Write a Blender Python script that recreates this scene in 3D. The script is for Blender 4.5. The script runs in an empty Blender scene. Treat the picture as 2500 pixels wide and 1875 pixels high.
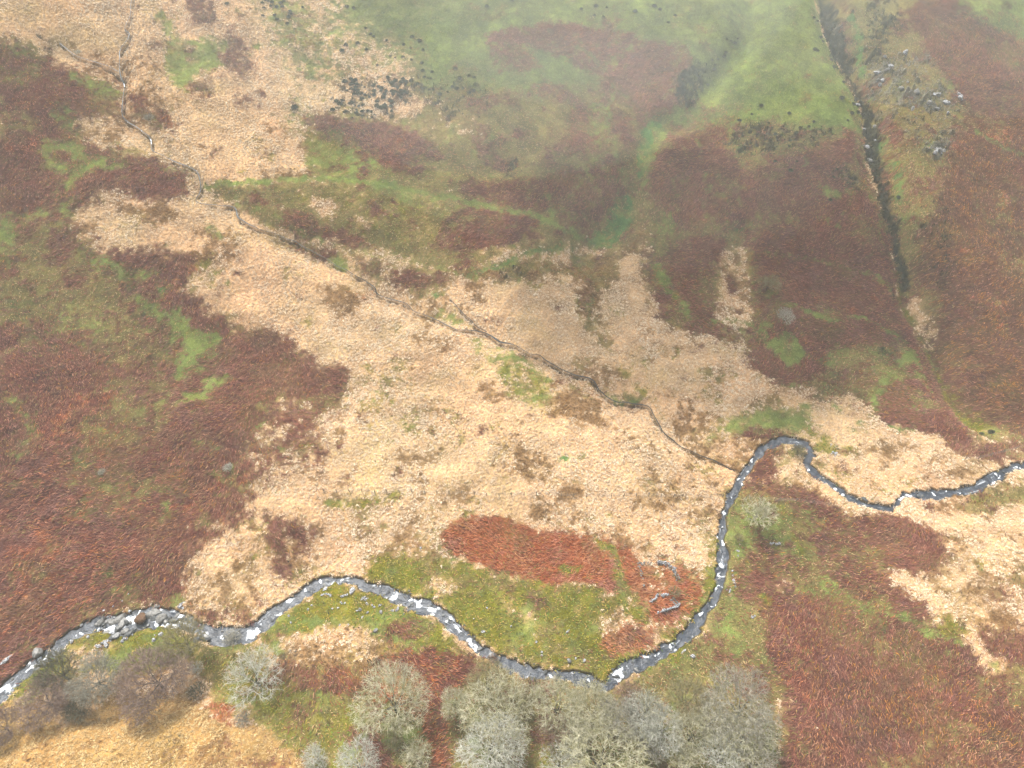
import bpy, bmesh, math, random
import numpy as np
from math import radians as RAD, pi as PI

# ------------------------------------------------------------------ camera
CAM_H = 110.0
PITCH = 50.0                      # degrees below the horizontal
HFOV = 73.7
FW, FH = 2212.0, 1659.0           # the frame in which the map of the place was drawn
FL = FW / 2 / math.tan(RAD(HFOV / 2))
sc = bpy.context.scene
cam_d = bpy.data.cameras.new('camera'); cam = bpy.data.objects.new('camera', cam_d)
sc.collection.objects.link(cam)
cam.location = (0, 0, CAM_H); cam.rotation_euler = (RAD(90 - PITCH), 0, 0)
cam_d.sensor_width = 36; cam_d.lens = 36 / 2 / math.tan(RAD(HFOV / 2))
cam_d.clip_start = 0.5; cam_d.clip_end = 3000
sc.camera = cam
# ------------------------------------------------------------------ light
SUN_EL, SUN_AZ = 52.0, -28.0      # azimuth from +y, clockwise
w = bpy.data.worlds.new('World'); sc.world = w; w.use_nodes = True
nt = w.node_tree; bg = nt.nodes['Background']
sky = nt.nodes.new('ShaderNodeTexSky'); sky.sky_type = 'NISHITA'; sky.sun_disc = False
sky.sun_elevation = RAD(SUN_EL); sky.sun_rotation = RAD(SUN_AZ)
sky.dust_density = 4; sky.ozone_density = 1
hs = nt.nodes.new('ShaderNodeHueSaturation'); hs.inputs['Saturation'].default_value = 0.22
nt.links.new(sky.outputs[0], hs.inputs['Color']); nt.links.new(hs.outputs[0], bg.inputs['Color'])
bg.inputs['Strength'].default_value = 0.115
sl = bpy.data.lights.new('sun', 'SUN'); sl.energy = 2.3; sl.angle = RAD(8); sl.color = (1, 0.96, 0.9)
so = bpy.data.objects.new('sun', sl); sc.collection.objects.link(so)
a = RAD(SUN_AZ); e = RAD(SUN_EL)
from mathutils import Vector
sdir = Vector((math.sin(a) * math.cos(e), math.cos(a) * math.cos(e), math.sin(e)))
so.rotation_euler = sdir.to_track_quat('Z', 'Y').to_euler()
sc.view_settings.view_transform = 'Standard'; sc.view_settings.look = 'None'
sc.view_settings.exposure = 1.84; sc.view_settings.gamma = 1
sc.cycles.max_bounces = 4; sc.cycles.diffuse_bounces = 2; sc.cycles.glossy_bounces = 2
sc.cycles.volume_bounces = 1; sc.cycles.transparent_max_bounces = 4
HAZE = 0.00036
MIST = 0.0008
MISTS = [(1060, -20, 138, (82, 40, 30)), (1300, -60, 135, (40, 30, 24)), (1330, 300, 92, (38, 22, 12)), (2080, -60, 140, (54, 36, 24))]
HAZE_COL = (0.86, 0.94, 0.93)

# ------------------------------------------------------------------ helpers
C = sc.collection
rng = np.random.default_rng(7)
def smooth(a, b, x):
    t = np.clip((x - a) / (b - a), 0, 1); return t * t * (3 - 2 * t)
_lat = {}
def vnoise(x, y, s, seed=0):
    """value noise of cell size s, range -1..1"""
    L = _lat.get(seed)
    if L is None:
        L = _lat[seed] = np.random.default_rng(1000 + seed).random((256, 256)).astype(np.float32) * 2 - 1
    u = x / s + 37.3 * seed; v = y / s + 11.7 * seed
    iu = np.floor(u).astype(np.int32); iv = np.floor(v).astype(np.int32)
    fu = (u - iu).astype(np.float32); fv = (v - iv).astype(np.float32)
    fu = fu * fu * (3 - 2 * fu); fv = fv * fv * (3 - 2 * fv)
    i0 = iu & 255; i1 = (iu + 1) & 255; j0 = iv & 255; j1 = (iv + 1) & 255
    a = L[i0, j0]; b = L[i1, j0]; c = L[i0, j1]; d = L[i1, j1]
    return (a + (b - a) * fu) * (1 - fv) + (c + (d - c) * fu) * fv
def fbm(x, y, s, o=3, seed=0):
    r = 0; a = 1; t = 0
    ca, sa = 0.8, 0.6
    for k in range(o):
        r = r + a * vnoise(x, y, s, seed * 7 + k); t += a; a *= 0.55; s *= 0.5
        x, y = x * ca - y * sa, x * sa + y * ca
    return r / t * 1.5
def worley(x, y, s, seed=0):
    """distance to the nearest jittered cell point, in cells, and a random value of that cell"""
    L = np.random.default_rng(500 + seed).random((3, 256, 256)).astype(np.float32)
    u = (x / s).astype(np.float32); v = (y / s).astype(np.float32)
    iu = np.floor(u).astype(np.int32); iv = np.floor(v).astype(np.int32)
    best = np.full(u.shape, 9, np.float32); val = np.zeros(u.shape, np.float32)
    for du in (-1, 0, 1):
        for dv in (-1, 0, 1):
            a, b = (iu + du), (iv + dv)
            px = a + L[0][a & 255, b & 255]; py = b + L[1][a & 255, b & 255]
            d = (px - u) ** 2 + (py - v) ** 2
            m = d < best; best = np.where(m, d, best); val = np.where(m, L[2][a & 255, b & 255], val)
    return np.sqrt(best), val
def lin(c):
    c = np.asarray(c, float) / 255
    return np.where(c <= 0.04045, c / 12.92, ((c + 0.055) / 1.055) ** 2.4)

# ------------------------------------------------------------------ lie of the land
def softp(x, k=8.0):
    return np.logaddexp(0, np.asarray(x, float) / k) * k
KNOLL = None
def z_base(x, y):
    x = np.asarray(x, float); y = np.asarray(y, float)
    z = 0.04 * (y - 30)
    z = z + 0.30 * softp(y - (104 + 0.10 * x), 9)                       # the long hillside
    z = z + 0.16 * softp(-x - 40, 10) * smooth(30, 80, y)                # left shoulder
    z = z + 0.16 * softp(x - 42, 9) * smooth(78, 40, y)                  # red spur, near right
    z = z + 0.30 * softp(26 - y, 4)                                      # near bank
    z = z + 4.5 * np.exp(-(((x + 52) / 24) ** 2 + ((y - 12) / 13) ** 2))  # tan knoll
    z = z + 0.18 * softp(-y + 5, 6)
    z = z + 1.6 * fbm(x, y, 38, 2, 3) + 0.55 * fbm(x, y, 9, 2, 4)
    return z
def at(px, py, h=0.0):
    """map frame -> the point of the land (raised by h) it shows"""
    px = np.atleast_1d(np.asarray(px, float)); py = np.atleast_1d(np.asarray(py, float))
    u = (px - FW / 2) / FL; v = (FH / 2 - py) / FL
    p = RAD(PITCH)
    dx = u; dy = math.cos(p) + v * math.sin(p); dz = -math.sin(p) + v * math.cos(p)
    t = np.full(px.shape, 60.0); step = 3.0
    done = np.zeros(px.shape, bool)
    for k in range(160):
        f = CAM_H + dz * t - (z_base(dx * t, dy * t) + h)
        done |= f < 0
        t = np.where(done, t, t + step)
    lo = t - step; hi = t.copy()
    for k in range(14):
        m = (lo + hi) / 2; f = CAM_H + dz * m - (z_base(dx * m, dy * m) + h)
        lo = np.where(f > 0, m, lo); hi = np.where(f > 0, hi, m)
    return np.stack([dx * hi, dy * hi], 1)
def P(s):
    a = np.array([[float(v) for v in q.split(',')] for q in s.split()])
    return a
# ------------------------------------------------------------------ water courses (x,y,width in the map frame)
RIVER = P('-90,1560,32 -40,1525,30 0,1490,30 57,1443,30 100,1411,30 133,1379,27 173,1353,27 213,1339,34 247,1346,50 300,1333,54 350,1329,52 '
 '393,1341,42 433,1359,34 473,1373,36 513,1373,36 550,1354,32 583,1326,28 617,1299,26 650,1276,24 687,1253,22 733,1246,20 770,1254,22 '
 '812,1272,26 847,1284,27 887,1300,31 934,1313,29 964,1336,28 990,1360,30 1020,1386,28 1054,1413,32 1097,1436,29 1137,1449,28 1187,1457,24 '
 '1237,1462,26 1270,1472,26 1300,1480,24 1325,1472,28 1345,1452,30 1370,1436,30 1414,1416,28 1454,1393,27 1474,1381,26 1494,1363,26 1517,1329,22 1540,1303,20 1556,1273,19 '
 '1559,1239,21 1562,1206,20 1559,1172,18 1560,1151,16 1563,1119,17 1573,1090,17 1584,1065,17 1600,1036,15 1612,1017,14 1628,994,14 '
 '1644,974,17 1664,958,17 1688,950,16 1716,953,17 1740,961,18 1752,974,17 1745,988,15 1747,1003,13 1755,1014,12 1769,1026,13 1788,1039,13 '
 '1808,1051,12 1834,1068,14 1874,1086,14 1917,1095,13 1940,1085,14 1954,1070,13 1994,1066,14 2040,1066,16 2091,1056,14 2134,1040,14 '
 '2161,1023,13 2184,1010,13 2211,1006,13 2260,1004,13 2320,1010,13')
BROOK = P('284,-40,4 283,0,4 280,30,4 267,60,5 277,70,5 273,90,5 262,100,5 257,133,6 262,163,6 267,183,7 263,217,5 265,247,5 283,267,5 310,283,5 '
 '325,303,6 328,323,5 367,340,5 400,355,5 423,368,5 433,393,6 433,410,7 423,430,5 443,440,5 477,440,5 503,443,7 515,467,9 537,483,10 567,492,4 '
 '620,512,3 690,548,3 760,590,3 805,615,5 813,632,9 850,648,5 877,653,4 897,670,4 920,676,4 950,690,4 987,708,4 1027,711,5 1054,720,7 '
 '1080,736,9 1114,746,4 1144,761,4 1167,765,4 1194,786,4 1220,800,4 1257,810,5 1284,823,4 1300,843,5 1330,866,5 1357,868,5 1400,876,5 '
 '1414,896,5 1434,930,5 1454,950,5 1474,966,5 1494,973,5 1524,983,5 1550,996,6 1580,1013,6 1602,1026,6')
SIDE = [P('967,643,2.5 997,670,3 1027,700,3 1050,716,4'), P('123,87,4 150,110,5 167,120,5 187,125,4 233,140,3 257,153,4')]

# ------------------------------------------------------------------ vegetation map: later shapes lie over earlier ones
# T tan moor grass, A amber-tan grass, K brown litter, B dead bracken, O orange bracken, R rust bracken, G grass, E bright wet grass,
# Y yellow-green moss, L olive mix, H pale hill pasture, D dark heather/gorse (at upper centre also one patch of shade painted in), S scree
SP = 'TAKBOR GEYLHDS'.replace(' ', '')
ZONES = '''
T 1 6 -90,-90 2300,-90 2300,1750 -90,1750
L 1 3 900,60 1500,-90 2400,-90 2400,950 2212,940 2120,900 2040,830 1960,900 1880,860 1800,850 1720,830 1690,830 1640,800 1630,740 1560,716 1500,720 1430,690 1405,640 1400,560 1350,530 1250,500 1000,430 700,390 660,300 700,250 900,250
B .5 6 1000,200 1500,-90 2400,-90 2400,950 2212,940 2120,900 2040,830 1960,900 1880,860 1800,850 1720,830 1690,830 1640,800 1630,740 1500,720 1430,690 1405,640 1400,560 1350,530 1250,500 1000,430
H .95 6 720,-90 1760,-90 1800,60 1850,160 1880,260 1870,300 1600,270 1480,260 1400,250 1300,180 1050,260 1010,240 940,190 880,130 790,80 740,40
H .45 5 540,-90 760,-90 800,100 900,150 760,190 640,200 600,120 560,50
L .75 3 1000,200 1350,180 1400,300 1380,430 1300,470 1150,450 880,390 800,370 700,330 720,250 900,250
B .85 1.2 1047,75 1130,55 1237,50 1337,70 1474,100 1500,130 1450,235 1395,245 1330,215 1300,190 1290,160 1220,135 1150,100 1055,100
B .6 2 1055,105 1140,105 1170,150 1060,160
B .7 2 1165,180 1245,200 1230,215 1150,200
B .6 2 1045,200 1120,200 1115,228 1055,232
B .75 2 1230,217 1290,210 1350,250 1372,295 1355,320 1320,270 1237,265
B .6 3 1210,285 1305,280 1300,335 1220,320
B .72 2 1170,375 1370,335 1370,400 1310,470 1255,490 1170,465 1050,430 970,415 1037,395
H .5 2 1195,125 1240,150 1310,190 1305,210 1240,190 1200,150
G .5 2 1290,190 1310,240 1320,300 1290,330 1280,260
B .9 1.5 655,250 740,252 830,262 900,278 955,320 950,335 890,355 855,378 810,340 750,290 690,290
D .5 2.5 725,190 770,165 820,165 905,175 920,200 897,253 820,257 770,247 720,235
T .3 3 680,165 800,150 950,190 1060,290 960,300 860,262 700,250
T .9 1 855,222 917,220 905,247 860,248
D .25 3 920,165 1035,165 1055,233 970,265 920,235
D .45 3 1064,345 1120,330 1140,350 1120,390 1070,355
L .8 1.5 667,290 740,320 800,365 760,385 680,385 670,350
G .45 2 667,290 740,320 800,365 760,385 680,385 670,350
G .45 2.5 600,247 650,200 667,233 667,290 623,300
L .85 1 445,400 740,393 900,413 1050,445 1250,500 1200,530 1060,560 990,588 900,565 740,520 640,500 560,480 500,430
Y .25 3 560,405 740,410 900,430 1000,450 930,540 740,500 600,450
B .92 .8 1017,447 1103,460 1173,480 1120,520 1070,535 950,548 925,535 970,467
B .9 .8 1193,485 1215,487 1217,507 1193,503
B .7 1 795,428 820,428 830,460 797,458
B .7 1 520,413 567,417 580,443 527,437
B .8 1.2 607,450 650,457 700,483 760,505 830,545 740,525 660,515 610,477
T .8 1 670,423 710,427 727,450 693,467 673,450
T .7 .7 737,423 780,430 770,440 740,433
T .6 .7 770,467 803,483 797,493 773,483
L .6 1.5 540,490 640,510 740,535 830,560 960,585 990,600 940,630 900,640 830,610 800,600 740,570 680,560 620,530 580,510
B .7 1 620,512 700,533 740,545 690,560 640,535
B .8 1 830,606 877,590 924,603 950,590 955,605 900,625 850,622
B .5 1.5 760,560 830,570 850,590 800,590
G .9 .8 700,555 740,550 755,575 735,580
E .8 .8 910,630 970,620 950,642
L .7 1 990,597 1050,570 1210,560 1240,530 1330,540 1335,600 1320,620 1290,612 1237,595 1180,583 1165,603 1125,608 1045,612
K .45 1.5 990,597 1050,570 1210,560 1240,530 1330,540 1335,600 1320,620 1290,612 1237,595 1180,583 1165,603 1125,608 1045,612
D .3 2 1050,575 1150,565 1140,600 1060,600
G .6 1 1000,595 1060,572 1150,540 1240,510 1250,520 1150,560 1060,582 1010,600
E .97 .8 1404,247 1443,253 1447,267 1424,300 1404,317 1390,367 1377,367 1377,317 1390,267
G .9 1 1430,262 1447,262 1430,310 1410,350 1400,400 1385,400 1390,340 1408,310
E .95 1 1370,400 1370,450 1354,483 1330,520 1270,510 1270,493 1304,480 1337,417
L .6 1.5 1240,525 1330,525 1370,470 1385,400 1400,400 1400,470 1370,540 1330,560 1250,560
E .55 1 1607,50 1624,67 1607,100 1557,143 1524,190 1494,217 1474,240 1447,262 1470,232 1510,185 1540,150 1580,110 1595,70
D .97 .8 1455,200 1474,155 1507,137 1540,133 1524,173 1494,207 1474,213
G .9 1.2 1640,-90 1770,-90 1787,60 1824,117 1857,167 1871,200 1874,250 1864,280 1807,277 1674,267 1574,267 1524,267 1494,240 1540,187 1574,147 1614,100 1630,50
H .55 6 1500,-90 1720,-90 1740,100 1700,200 1560,260 1500,250
B .35 3 1450,240 1510,200 1580,250 1560,280 1470,280
B .85 1.5 1420,285 1564,283 1574,320 1590,347 1630,333 1707,330 1764,320 1807,300 1834,275 1847,277 1854,333 1810,353 1794,383 1830,410 1897,430 1904,467 1937,493 1944,553 1950,640 1970,700 1985,750 1950,745 1880,735 1830,745 1800,740 1700,700 1640,690 1630,560 1620,490 1600,480 1560,500 1490,480 1440,500 1420,440 1410,350
L .5 2 1587,267 1660,263 1774,277 1807,283 1810,300 1740,320 1690,327 1607,347 1567,320
D .42 2 1587,267 1660,263 1774,277 1807,283 1810,300 1740,320 1690,327 1607,347 1567,320
D .5 2 1794,367 1850,360 1874,387 1857,410 1827,403
L .6 2 1850,280 1884,333 1900,377 1904,417 1860,405 1850,330
G .4 2 1870,280 1890,333 1904,400 1880,380
L .35 3 1620,340 1700,335 1720,370 1640,380
G .4 3 1400,470 1450,440 1480,560 1420,560
G .25 3 1430,350 1470,330 1500,400 1470,450 1440,420
E .5 1.2 1580,480 1617,483 1617,500 1585,505
L .8 1 1575,500 1617,500 1617,530 1570,530
T .88 1.4 1560,530 1615,520 1622,640 1626,700 1600,715 1550,700 1535,650 1555,600 1545,560
B .8 .8 1575,590 1590,595 1590,630 1570,620
T .6 1.5 1390,420 1400,540 1380,560 1360,560 1380,470
K .35 2 1390,420 1400,540 1380,560 1360,560 1380,470
B .75 1.5 1405,560 1500,500 1560,525 1545,600 1530,660 1540,712 1500,715 1450,690 1425,660 1415,640
L .5 2 1500,600 1550,560 1550,620 1530,700 1520,650
G .75 1 1405,560 1425,570 1470,640 1510,690 1505,712 1480,690 1440,640 1415,610
B .88 1 1625,690 1640,690 1700,700 1800,740 1830,750 1800,760 1790,790 1750,800 1720,830 1690,835 1640,800 1610,790 1630,750 1620,720
L .5 1.5 1620,560 1640,600 1650,690 1620,690
G .5 1.5 1630,615 1665,625 1690,660 1665,665 1640,640
G .9 .8 1640,740 1690,716 1720,726 1740,760 1727,780 1704,790 1674,766
L .7 .8 1690,735 1715,735 1712,765 1700,772
G .75 .8 1625,700 1650,712 1655,740 1632,727
L .85 1 1800,742 1834,739 1857,753 1874,746 1940,753 1947,770 1924,787 1900,807 1874,793 1840,787 1824,820 1807,843 1790,853 1764,850 1774,827 1790,787
E .45 1.5 1870,750 1940,753 1940,775 1900,800 1870,780
D .4 1.5 1880,750 1945,755 1945,770 1900,775
T .4 1 1790,787 1764,850 1745,860 1745,830 1770,800
E .85 .7 1790,853 1807,860 1827,877 1824,887 1810,877
G .9 .8 1967,746 1984,760 1997,787 2007,810 1974,820 1924,846 1914,880 1900,890 1877,866 1890,820 1940,787
B .5 1 1950,790 1985,780 1995,800 1950,810
L .97 2.5 1830,-90 2000,-90 1960,20 1920,70 1990,80 2050,170 2090,180 2095,270 2060,300 2050,350 1990,400 1970,360 1940,300 1910,220 1880,160 1850,60
D .4 4 1830,-90 1960,-60 1950,60 1910,180 1940,300 1920,220 1860,100
S .35 4 1850,100 2060,170 2080,280 1960,330 1910,220
D .98 .6 1774,-90 1814,0 1827,50 1844,100 1854,143 1874,173 1900,213 1907,253 1917,300 1917,333 1894,337 1880,300 1877,233 1870,193 1840,140 1807,93 1784,43
T .4 1.5 1894,337 1917,333 1930,380 1940,430 1945,470 1930,460 1915,410 1900,370
D .4 1.5 1894,337 1917,333 1930,380 1940,430 1945,470 1930,460 1915,410 1900,370
E .65 1.2 1907,250 1925,290 1945,340 1960,390 1965,430 1955,430 1940,380 1925,330 1912,290
S .6 3 1874,140 2007,110 2024,133 1907,190
S .55 3 1957,187 2074,200 2057,233 1957,233
S .8 2 2007,307 2057,300 2040,333 2014,350
R .92 2 1960,30 2090,-90 2400,-90 2400,950 2212,940 2150,900 2090,870 2070,820 2055,770 2020,730 2010,700 2010,640 1985,600 1975,540 1985,500 2030,430 2050,350 2060,300 2095,270 2090,180 2050,170 1990,80
B .6 4 1965,30 2212,110 2300,240 2110,250 2050,170 1990,80
D .25 4 1985,420 2060,420 2070,560 2020,640 1990,600
H .8 4 2060,-90 2400,-90 2400,150 2212,100 2150,65 2080,20
L .6 1.5 1955,430 1985,480 1995,560 2025,600 2040,686 2020,727 2000,740 1985,700 1965,600
T .6 1.2 1980,620 2007,620 2014,670 2040,686 2047,700 2020,727 2007,740 1994,720 1977,653
E .6 1 1977,650 1987,653 2000,697 1990,697
B .75 1 1960,640 1990,740 2040,760 2060,830 2085,865 2050,850 2000,810 1985,760
B .92 1 1924,830 1974,823 2040,830 2090,870 2100,920 2107,940 2087,986 2064,983 2037,953 1974,930 1907,913 1900,896 1907,853
B .85 1.5 2100,960 2212,940 2400,950 2400,990 2120,1000 2080,990
L .6 1 2080,850 2120,870 2200,920 2230,960 2180,955 2130,950 2105,920
Y .45 1 2085,865 2120,870 2170,920 2150,950 2110,925
E .65 .8 1910,912 1990,930 1980,941 1920,924
G .4 1 2000,800 2060,840 2110,890 2090,900 2040,850 1990,820
G .75 1.5 1450,936 1524,930 1590,903 1654,873 1694,873 1724,886 1757,863 1767,873 1760,913 1734,930 1640,923 1600,930 1584,946 1520,946
T .3 2 1450,936 1560,920 1600,930 1520,955
B .9 .8 1600,943 1617,923 1680,923 1717,930 1680,943 1630,950
Y .7 1.5 1724,936 1767,926 1824,963 1807,986 1764,983
G .5 1.5 1755,985 1790,985 1800,1020 1775,1015
E .5 1 1830,925 1860,905 1880,920 1860,928
B .8 1 1660,970 1687,963 1680,996 1680,1060 1600,1075 1610,1035 1630,1003
T .9 1 1690,970 1720,990 1725,1020 1740,1040 1750,1055 1690,1060 1680,1010
L .5 1.5 1884,1013 1940,1036 1940,1053 1900,1033
Y .35 2 1780,1010 1880,1030 1960,1060 1900,1080 1820,1040
L .75 2 2070,1065 2300,1020 2300,1060 2130,1105 2070,1100
Y .4 2 2080,1070 2260,1030 2200,1060 2130,1095
L .95 2 1565,1060 1700,1050 1700,1300 1700,1500 1480,1480 1560,1300 1575,1150
B .96 1.2 1610,1060 1680,1050 1750,1060 1830,1110 1960,1110 2030,1140 2050,1190 2040,1230 1990,1240 1920,1230 1900,1260 1960,1280 2010,1330 2060,1370 2120,1420 2160,1470 2260,1500 2400,1560 2400,1900 1680,1900 1690,1500 1610,1440 1640,1400 1650,1370 1640,1300 1590,1250 1590,1150
R .5 5 1750,1480 1900,1420 2100,1500 2300,1600 2300,1760 1900,1760
L .35 3 1750,1130 1850,1120 1950,1150 1850,1210 1780,1190
L .35 3 1700,1330 1900,1340 2080,1430 2260,1500 2260,1540 2060,1480 1880,1400 1750,1370
L .95 1.5 1580,1060 1640,1050 1700,1090 1750,1180 1780,1220 1700,1220 1640,1210 1600,1230 1580,1200
G .6 1.5 1575,1100 1640,1070 1690,1100 1700,1160 1760,1180 1750,1220 1700,1210 1640,1200 1600,1220 1580,1200
B .55 1.2 1600,1180 1660,1175 1700,1215 1640,1225 1600,1215
G .75 1.2 1740,1230 1800,1250 1850,1290 1920,1310 2040,1360 2100,1380 2090,1400 2020,1370 1940,1330 1850,1310 1780,1280
L .5 1.5 1640,1235 1740,1240 1800,1280 1740,1290 1660,1260
T .8 1 1667,1246 1707,1253 1704,1273 1674,1263
Y .8 1 2010,1325 2060,1330 2100,1360 2120,1375 2090,1385 2040,1360
L .97 1.5 1565,1250 1600,1260 1610,1330 1640,1370 1650,1400 1600,1440 1530,1470 1470,1450 1540,1370
G .5 1.5 1560,1250 1590,1260 1600,1330 1640,1370 1650,1400 1600,1440 1530,1470 1470,1450 1540,1370
Y .6 1 1625,1280 1670,1290 1665,1315 1640,1310
B .75 1 1545,1320 1570,1310 1575,1345 1550,1370 1535,1350
B .75 1 1500,1400 1555,1380 1550,1410 1520,1415
B .7 1 1610,1275 1640,1290 1630,1320 1605,1300
L .5 2.5 2067,1136 2107,1133 2124,1163 2090,1163
L .6 3 2100,1240 2300,1233 2300,1323 2107,1323
K .3 4 2000,1250 2300,1050 2300,1400 2150,1380
B .7 1.5 2110,1370 2300,1370 2300,1500 2200,1480 2140,1430
L .6 2 2170,1440 2300,1450 2300,1560 2180,1530
T .9 1 2085,1385 2120,1398 2160,1440 2150,1465 2115,1440
K .45 1.5 870,720 970,720 987,770 937,793 903,770
G .6 1.2 930,663 970,656 1030,696 1020,713 970,686
G .5 1.5 1010,720 1054,723 1070,740 1154,770 1187,813 1204,836 1197,860 1154,886 1114,863 1070,836 1054,786 1027,753
Y .4 1.5 1060,750 1120,770 1187,813 1204,836 1154,876 1100,850
K .6 2 1197,853 1254,836 1304,870 1337,920 1270,936 1170,886
K .6 1.2 1020,813 1070,836 1110,860 1070,870 1030,846
K .5 1.5 1244,620 1297,626 1290,663 1324,703 1327,736 1297,753 1270,703 1247,670
L .5 1.5 1244,620 1297,626 1290,663 1324,703 1327,736 1297,753 1270,703 1247,670
K .35 3 1237,770 1354,770 1354,836 1304,836 1237,803
L .8 .8 1344,853 1377,853 1394,870 1347,866
E .8 .7 1200,996 1224,976 1230,983 1214,1000
E .8 .7 1250,983 1270,980 1274,996 1257,1000
E .5 .7 1385,1040 1400,1035 1415,1055 1400,1060
K .5 2 1037,1013 1137,980 1170,1020 1254,1053 1254,1086 1220,1086 1187,1036 1070,1020
K .35 3 1264,920 1370,920 1470,970 1404,1003 1320,970
K .45 2.5 1440,1040 1560,1030 1560,1150 1500,1140 1430,1080
L .3 3 1480,1080 1560,1090 1540,1180 1490,1150
Y .4 1 740,750 780,740 750,770
Y .45 1 760,786 804,773 797,800
Y .5 .8 847,776 880,780 870,793
Y .25 2.5 740,790 900,800 880,900 800,950 750,900
Y .75 1 690,1075 740,1070 870,1063 840,1090 770,1100 700,1100
K .35 1.5 680,620 800,625 800,670 740,690 700,660
O .35 1.2 750,630 805,625 800,645 760,640
B .96 2.6 -90,65 0,82 50,97 127,133 157,147 190,165 250,160 262,215 262,245 175,255 168,283 175,300 200,317 260,327 327,327 367,343 393,367 400,400 400,430 300,427 233,410 200,430 165,460 150,480 170,510 230,545 330,530 390,550 425,545 430,580 400,610 380,600 375,620 420,640 460,680 500,700 590,710 640,735 660,760 690,780 740,790 760,830 740,880 700,900 690,940 740,960 700,1000 600,1030 540,1060 520,1120 450,1170 415,1210 400,1250 395,1300 330,1305 230,1330 150,1370 60,1440 -90,1550
O .25 8 -90,1100 200,1080 350,1150 250,1250 50,1350 -90,1400
T .5 2.5 560,920 640,895 700,895 740,960 700,1010 560,1050 530,1000
T .45 3 620,730 740,720 775,790 690,795
T .4 2 590,880 620,850 690,860 650,900
B .55 2 430,830 560,840 540,900 440,900
B .85 1 565,1100 600,1110 640,1120 680,1150 665,1190 640,1190 635,1150 610,1160 620,1240 590,1250 590,1180 570,1140
B .85 1 405,1320 540,1320 560,1340 470,1350 420,1345
L .75 5 -90,553 200,560 283,646 383,720 400,780 300,786 167,773 67,696 -90,663
L .55 3 200,870 400,853 383,886 300,936 233,970 167,986 133,970 183,920
L .45 4 -60,900 117,912 100,950 -60,960
L .4 3 150,1000 400,1040 380,1060 100,1040
H .4 3 -60,640 50,650 60,670 0,700 -60,690
G .6 1.5 127,227 160,240 170,287 183,313 150,300 133,260
G .55 1.5 150,150 200,165 250,170 255,210 200,200
G .72 1.2 85,320 100,300 150,300 200,335 250,340 290,355 230,365 170,385 150,375 120,385 95,360 85,340
B .85 1 110,335 145,325 160,350 120,365
G .62 1.5 110,393 160,373 157,433 140,467 165,500 215,545 240,575 200,580 140,520 115,450
G .7 2 -90,500 50,467 110,447 123,453 67,483 43,520 27,560 -90,560
L .6 4 43,520 67,483 120,470 200,560 150,580 30,570
G .82 1 183,573 227,556 240,570 267,570 290,580 317,580 353,590 317,596 293,616 317,646 350,666 390,670 407,693 430,710 467,710 490,730 467,750 427,786 400,820 370,820 383,770 400,750 367,710 333,686 300,653 283,620 253,590 200,580
G .6 1 417,786 480,760 500,753 467,786 417,816
G .85 1 443,830 457,810 503,820 467,843 447,863 393,876 390,856 417,846
E .8 .8 330,623 377,613 367,626
K .5 1 160,280 260,270 270,300 200,310
L .5 1.5 225,305 330,315 330,330 250,330
T .65 2 165,470 200,433 250,425 300,435 420,450 425,500 300,500 200,490
K .5 2 240,440 350,450 380,490 280,490
E .6 .8 443,480 480,500 475,517 450,505
G .5 3 0,90 60,100 120,130 90,140 20,125
G .35 3 0,150 60,160 50,185 0,180
G .8 1.2 327,13 367,33 383,83 433,80 493,87 500,107 467,117 493,143 433,157 400,193 370,180 353,150 367,100 340,43
T .4 1 390,130 420,130 410,150 390,150
B .75 1.5 390,-90 450,-90 460,50 417,47
B .8 1.5 483,63 520,73 550,93 550,167 517,170 487,150 467,117 500,103
B .7 1.5 410,180 450,173 467,200 433,217 410,200
B .6 1.5 300,85 357,85 360,107 325,113
B .85 1.2 273,193 307,200 320,233 353,233 393,260 387,277 333,283 283,243
B .7 1 363,207 400,213 393,230
B .8 .8 443,333 487,308 480,327 457,340
B .5 1.5 327,140 350,143 343,187
B .45 2 500,190 560,210 560,245 520,235
D .35 1.5 70,75 110,80 130,105 100,110
L .5 1 0,60 110,110 150,140 100,130 0,85
O 1 .7 970,1133 1024,1116 1070,1120 1170,1143 1270,1160 1317,1200 1330,1240 1327,1280 1287,1266 1257,1253 1194,1270 1137,1246 1070,1236 1020,1216 984,1193 954,1186 957,1156
Y .9 .7 1204,1220 1230,1209 1254,1220 1250,1240 1220,1243
O .88 1 1287,1156 1337,1163 1364,1190 1380,1216 1400,1266 1430,1290 1500,1250 1510,1230 1520,1290 1490,1330 1440,1350 1424,1346 1400,1320 1360,1290 1345,1240 1320,1190
L .7 1.5 1350,1165 1400,1180 1460,1210 1510,1230 1530,1260 1500,1280 1470,1240 1400,1200
O .6 1 1385,1215 1480,1220 1520,1260 1500,1310 1440,1330 1400,1290
G .3 2 1400,1230 1440,1240 1430,1270 1400,1265
Y .97 .9 787,1209 840,1200 954,1203 1020,1226 1070,1240 1137,1250 1204,1273 1270,1266 1324,1293 1337,1323 1310,1340 1304,1373 1330,1410 1400,1400 1440,1370 1480,1350 1510,1300 1540,1200 1555,1150 1565,1200 1560,1300 1480,1430 1330,1470 1290,1475 1180,1455 1090,1420 1020,1370 960,1315 900,1290 810,1262 780,1235
L .35 2.5 820,1220 950,1210 1100,1250 1300,1290 1300,1330 1180,1300 1050,1290 950,1260
G .3 2.5 900,1290 1000,1300 1150,1350 1250,1420 1150,1420 1020,1360
Y .9 .8 1287,1163 1325,1180 1347,1216 1360,1273 1387,1313 1410,1346 1370,1340 1330,1300 1322,1260 1330,1223 1310,1190
T .7 1 937,1240 997,1266 970,1280 944,1266
T .45 1.5 1070,1293 1197,1346 1170,1356 1070,1323
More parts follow.
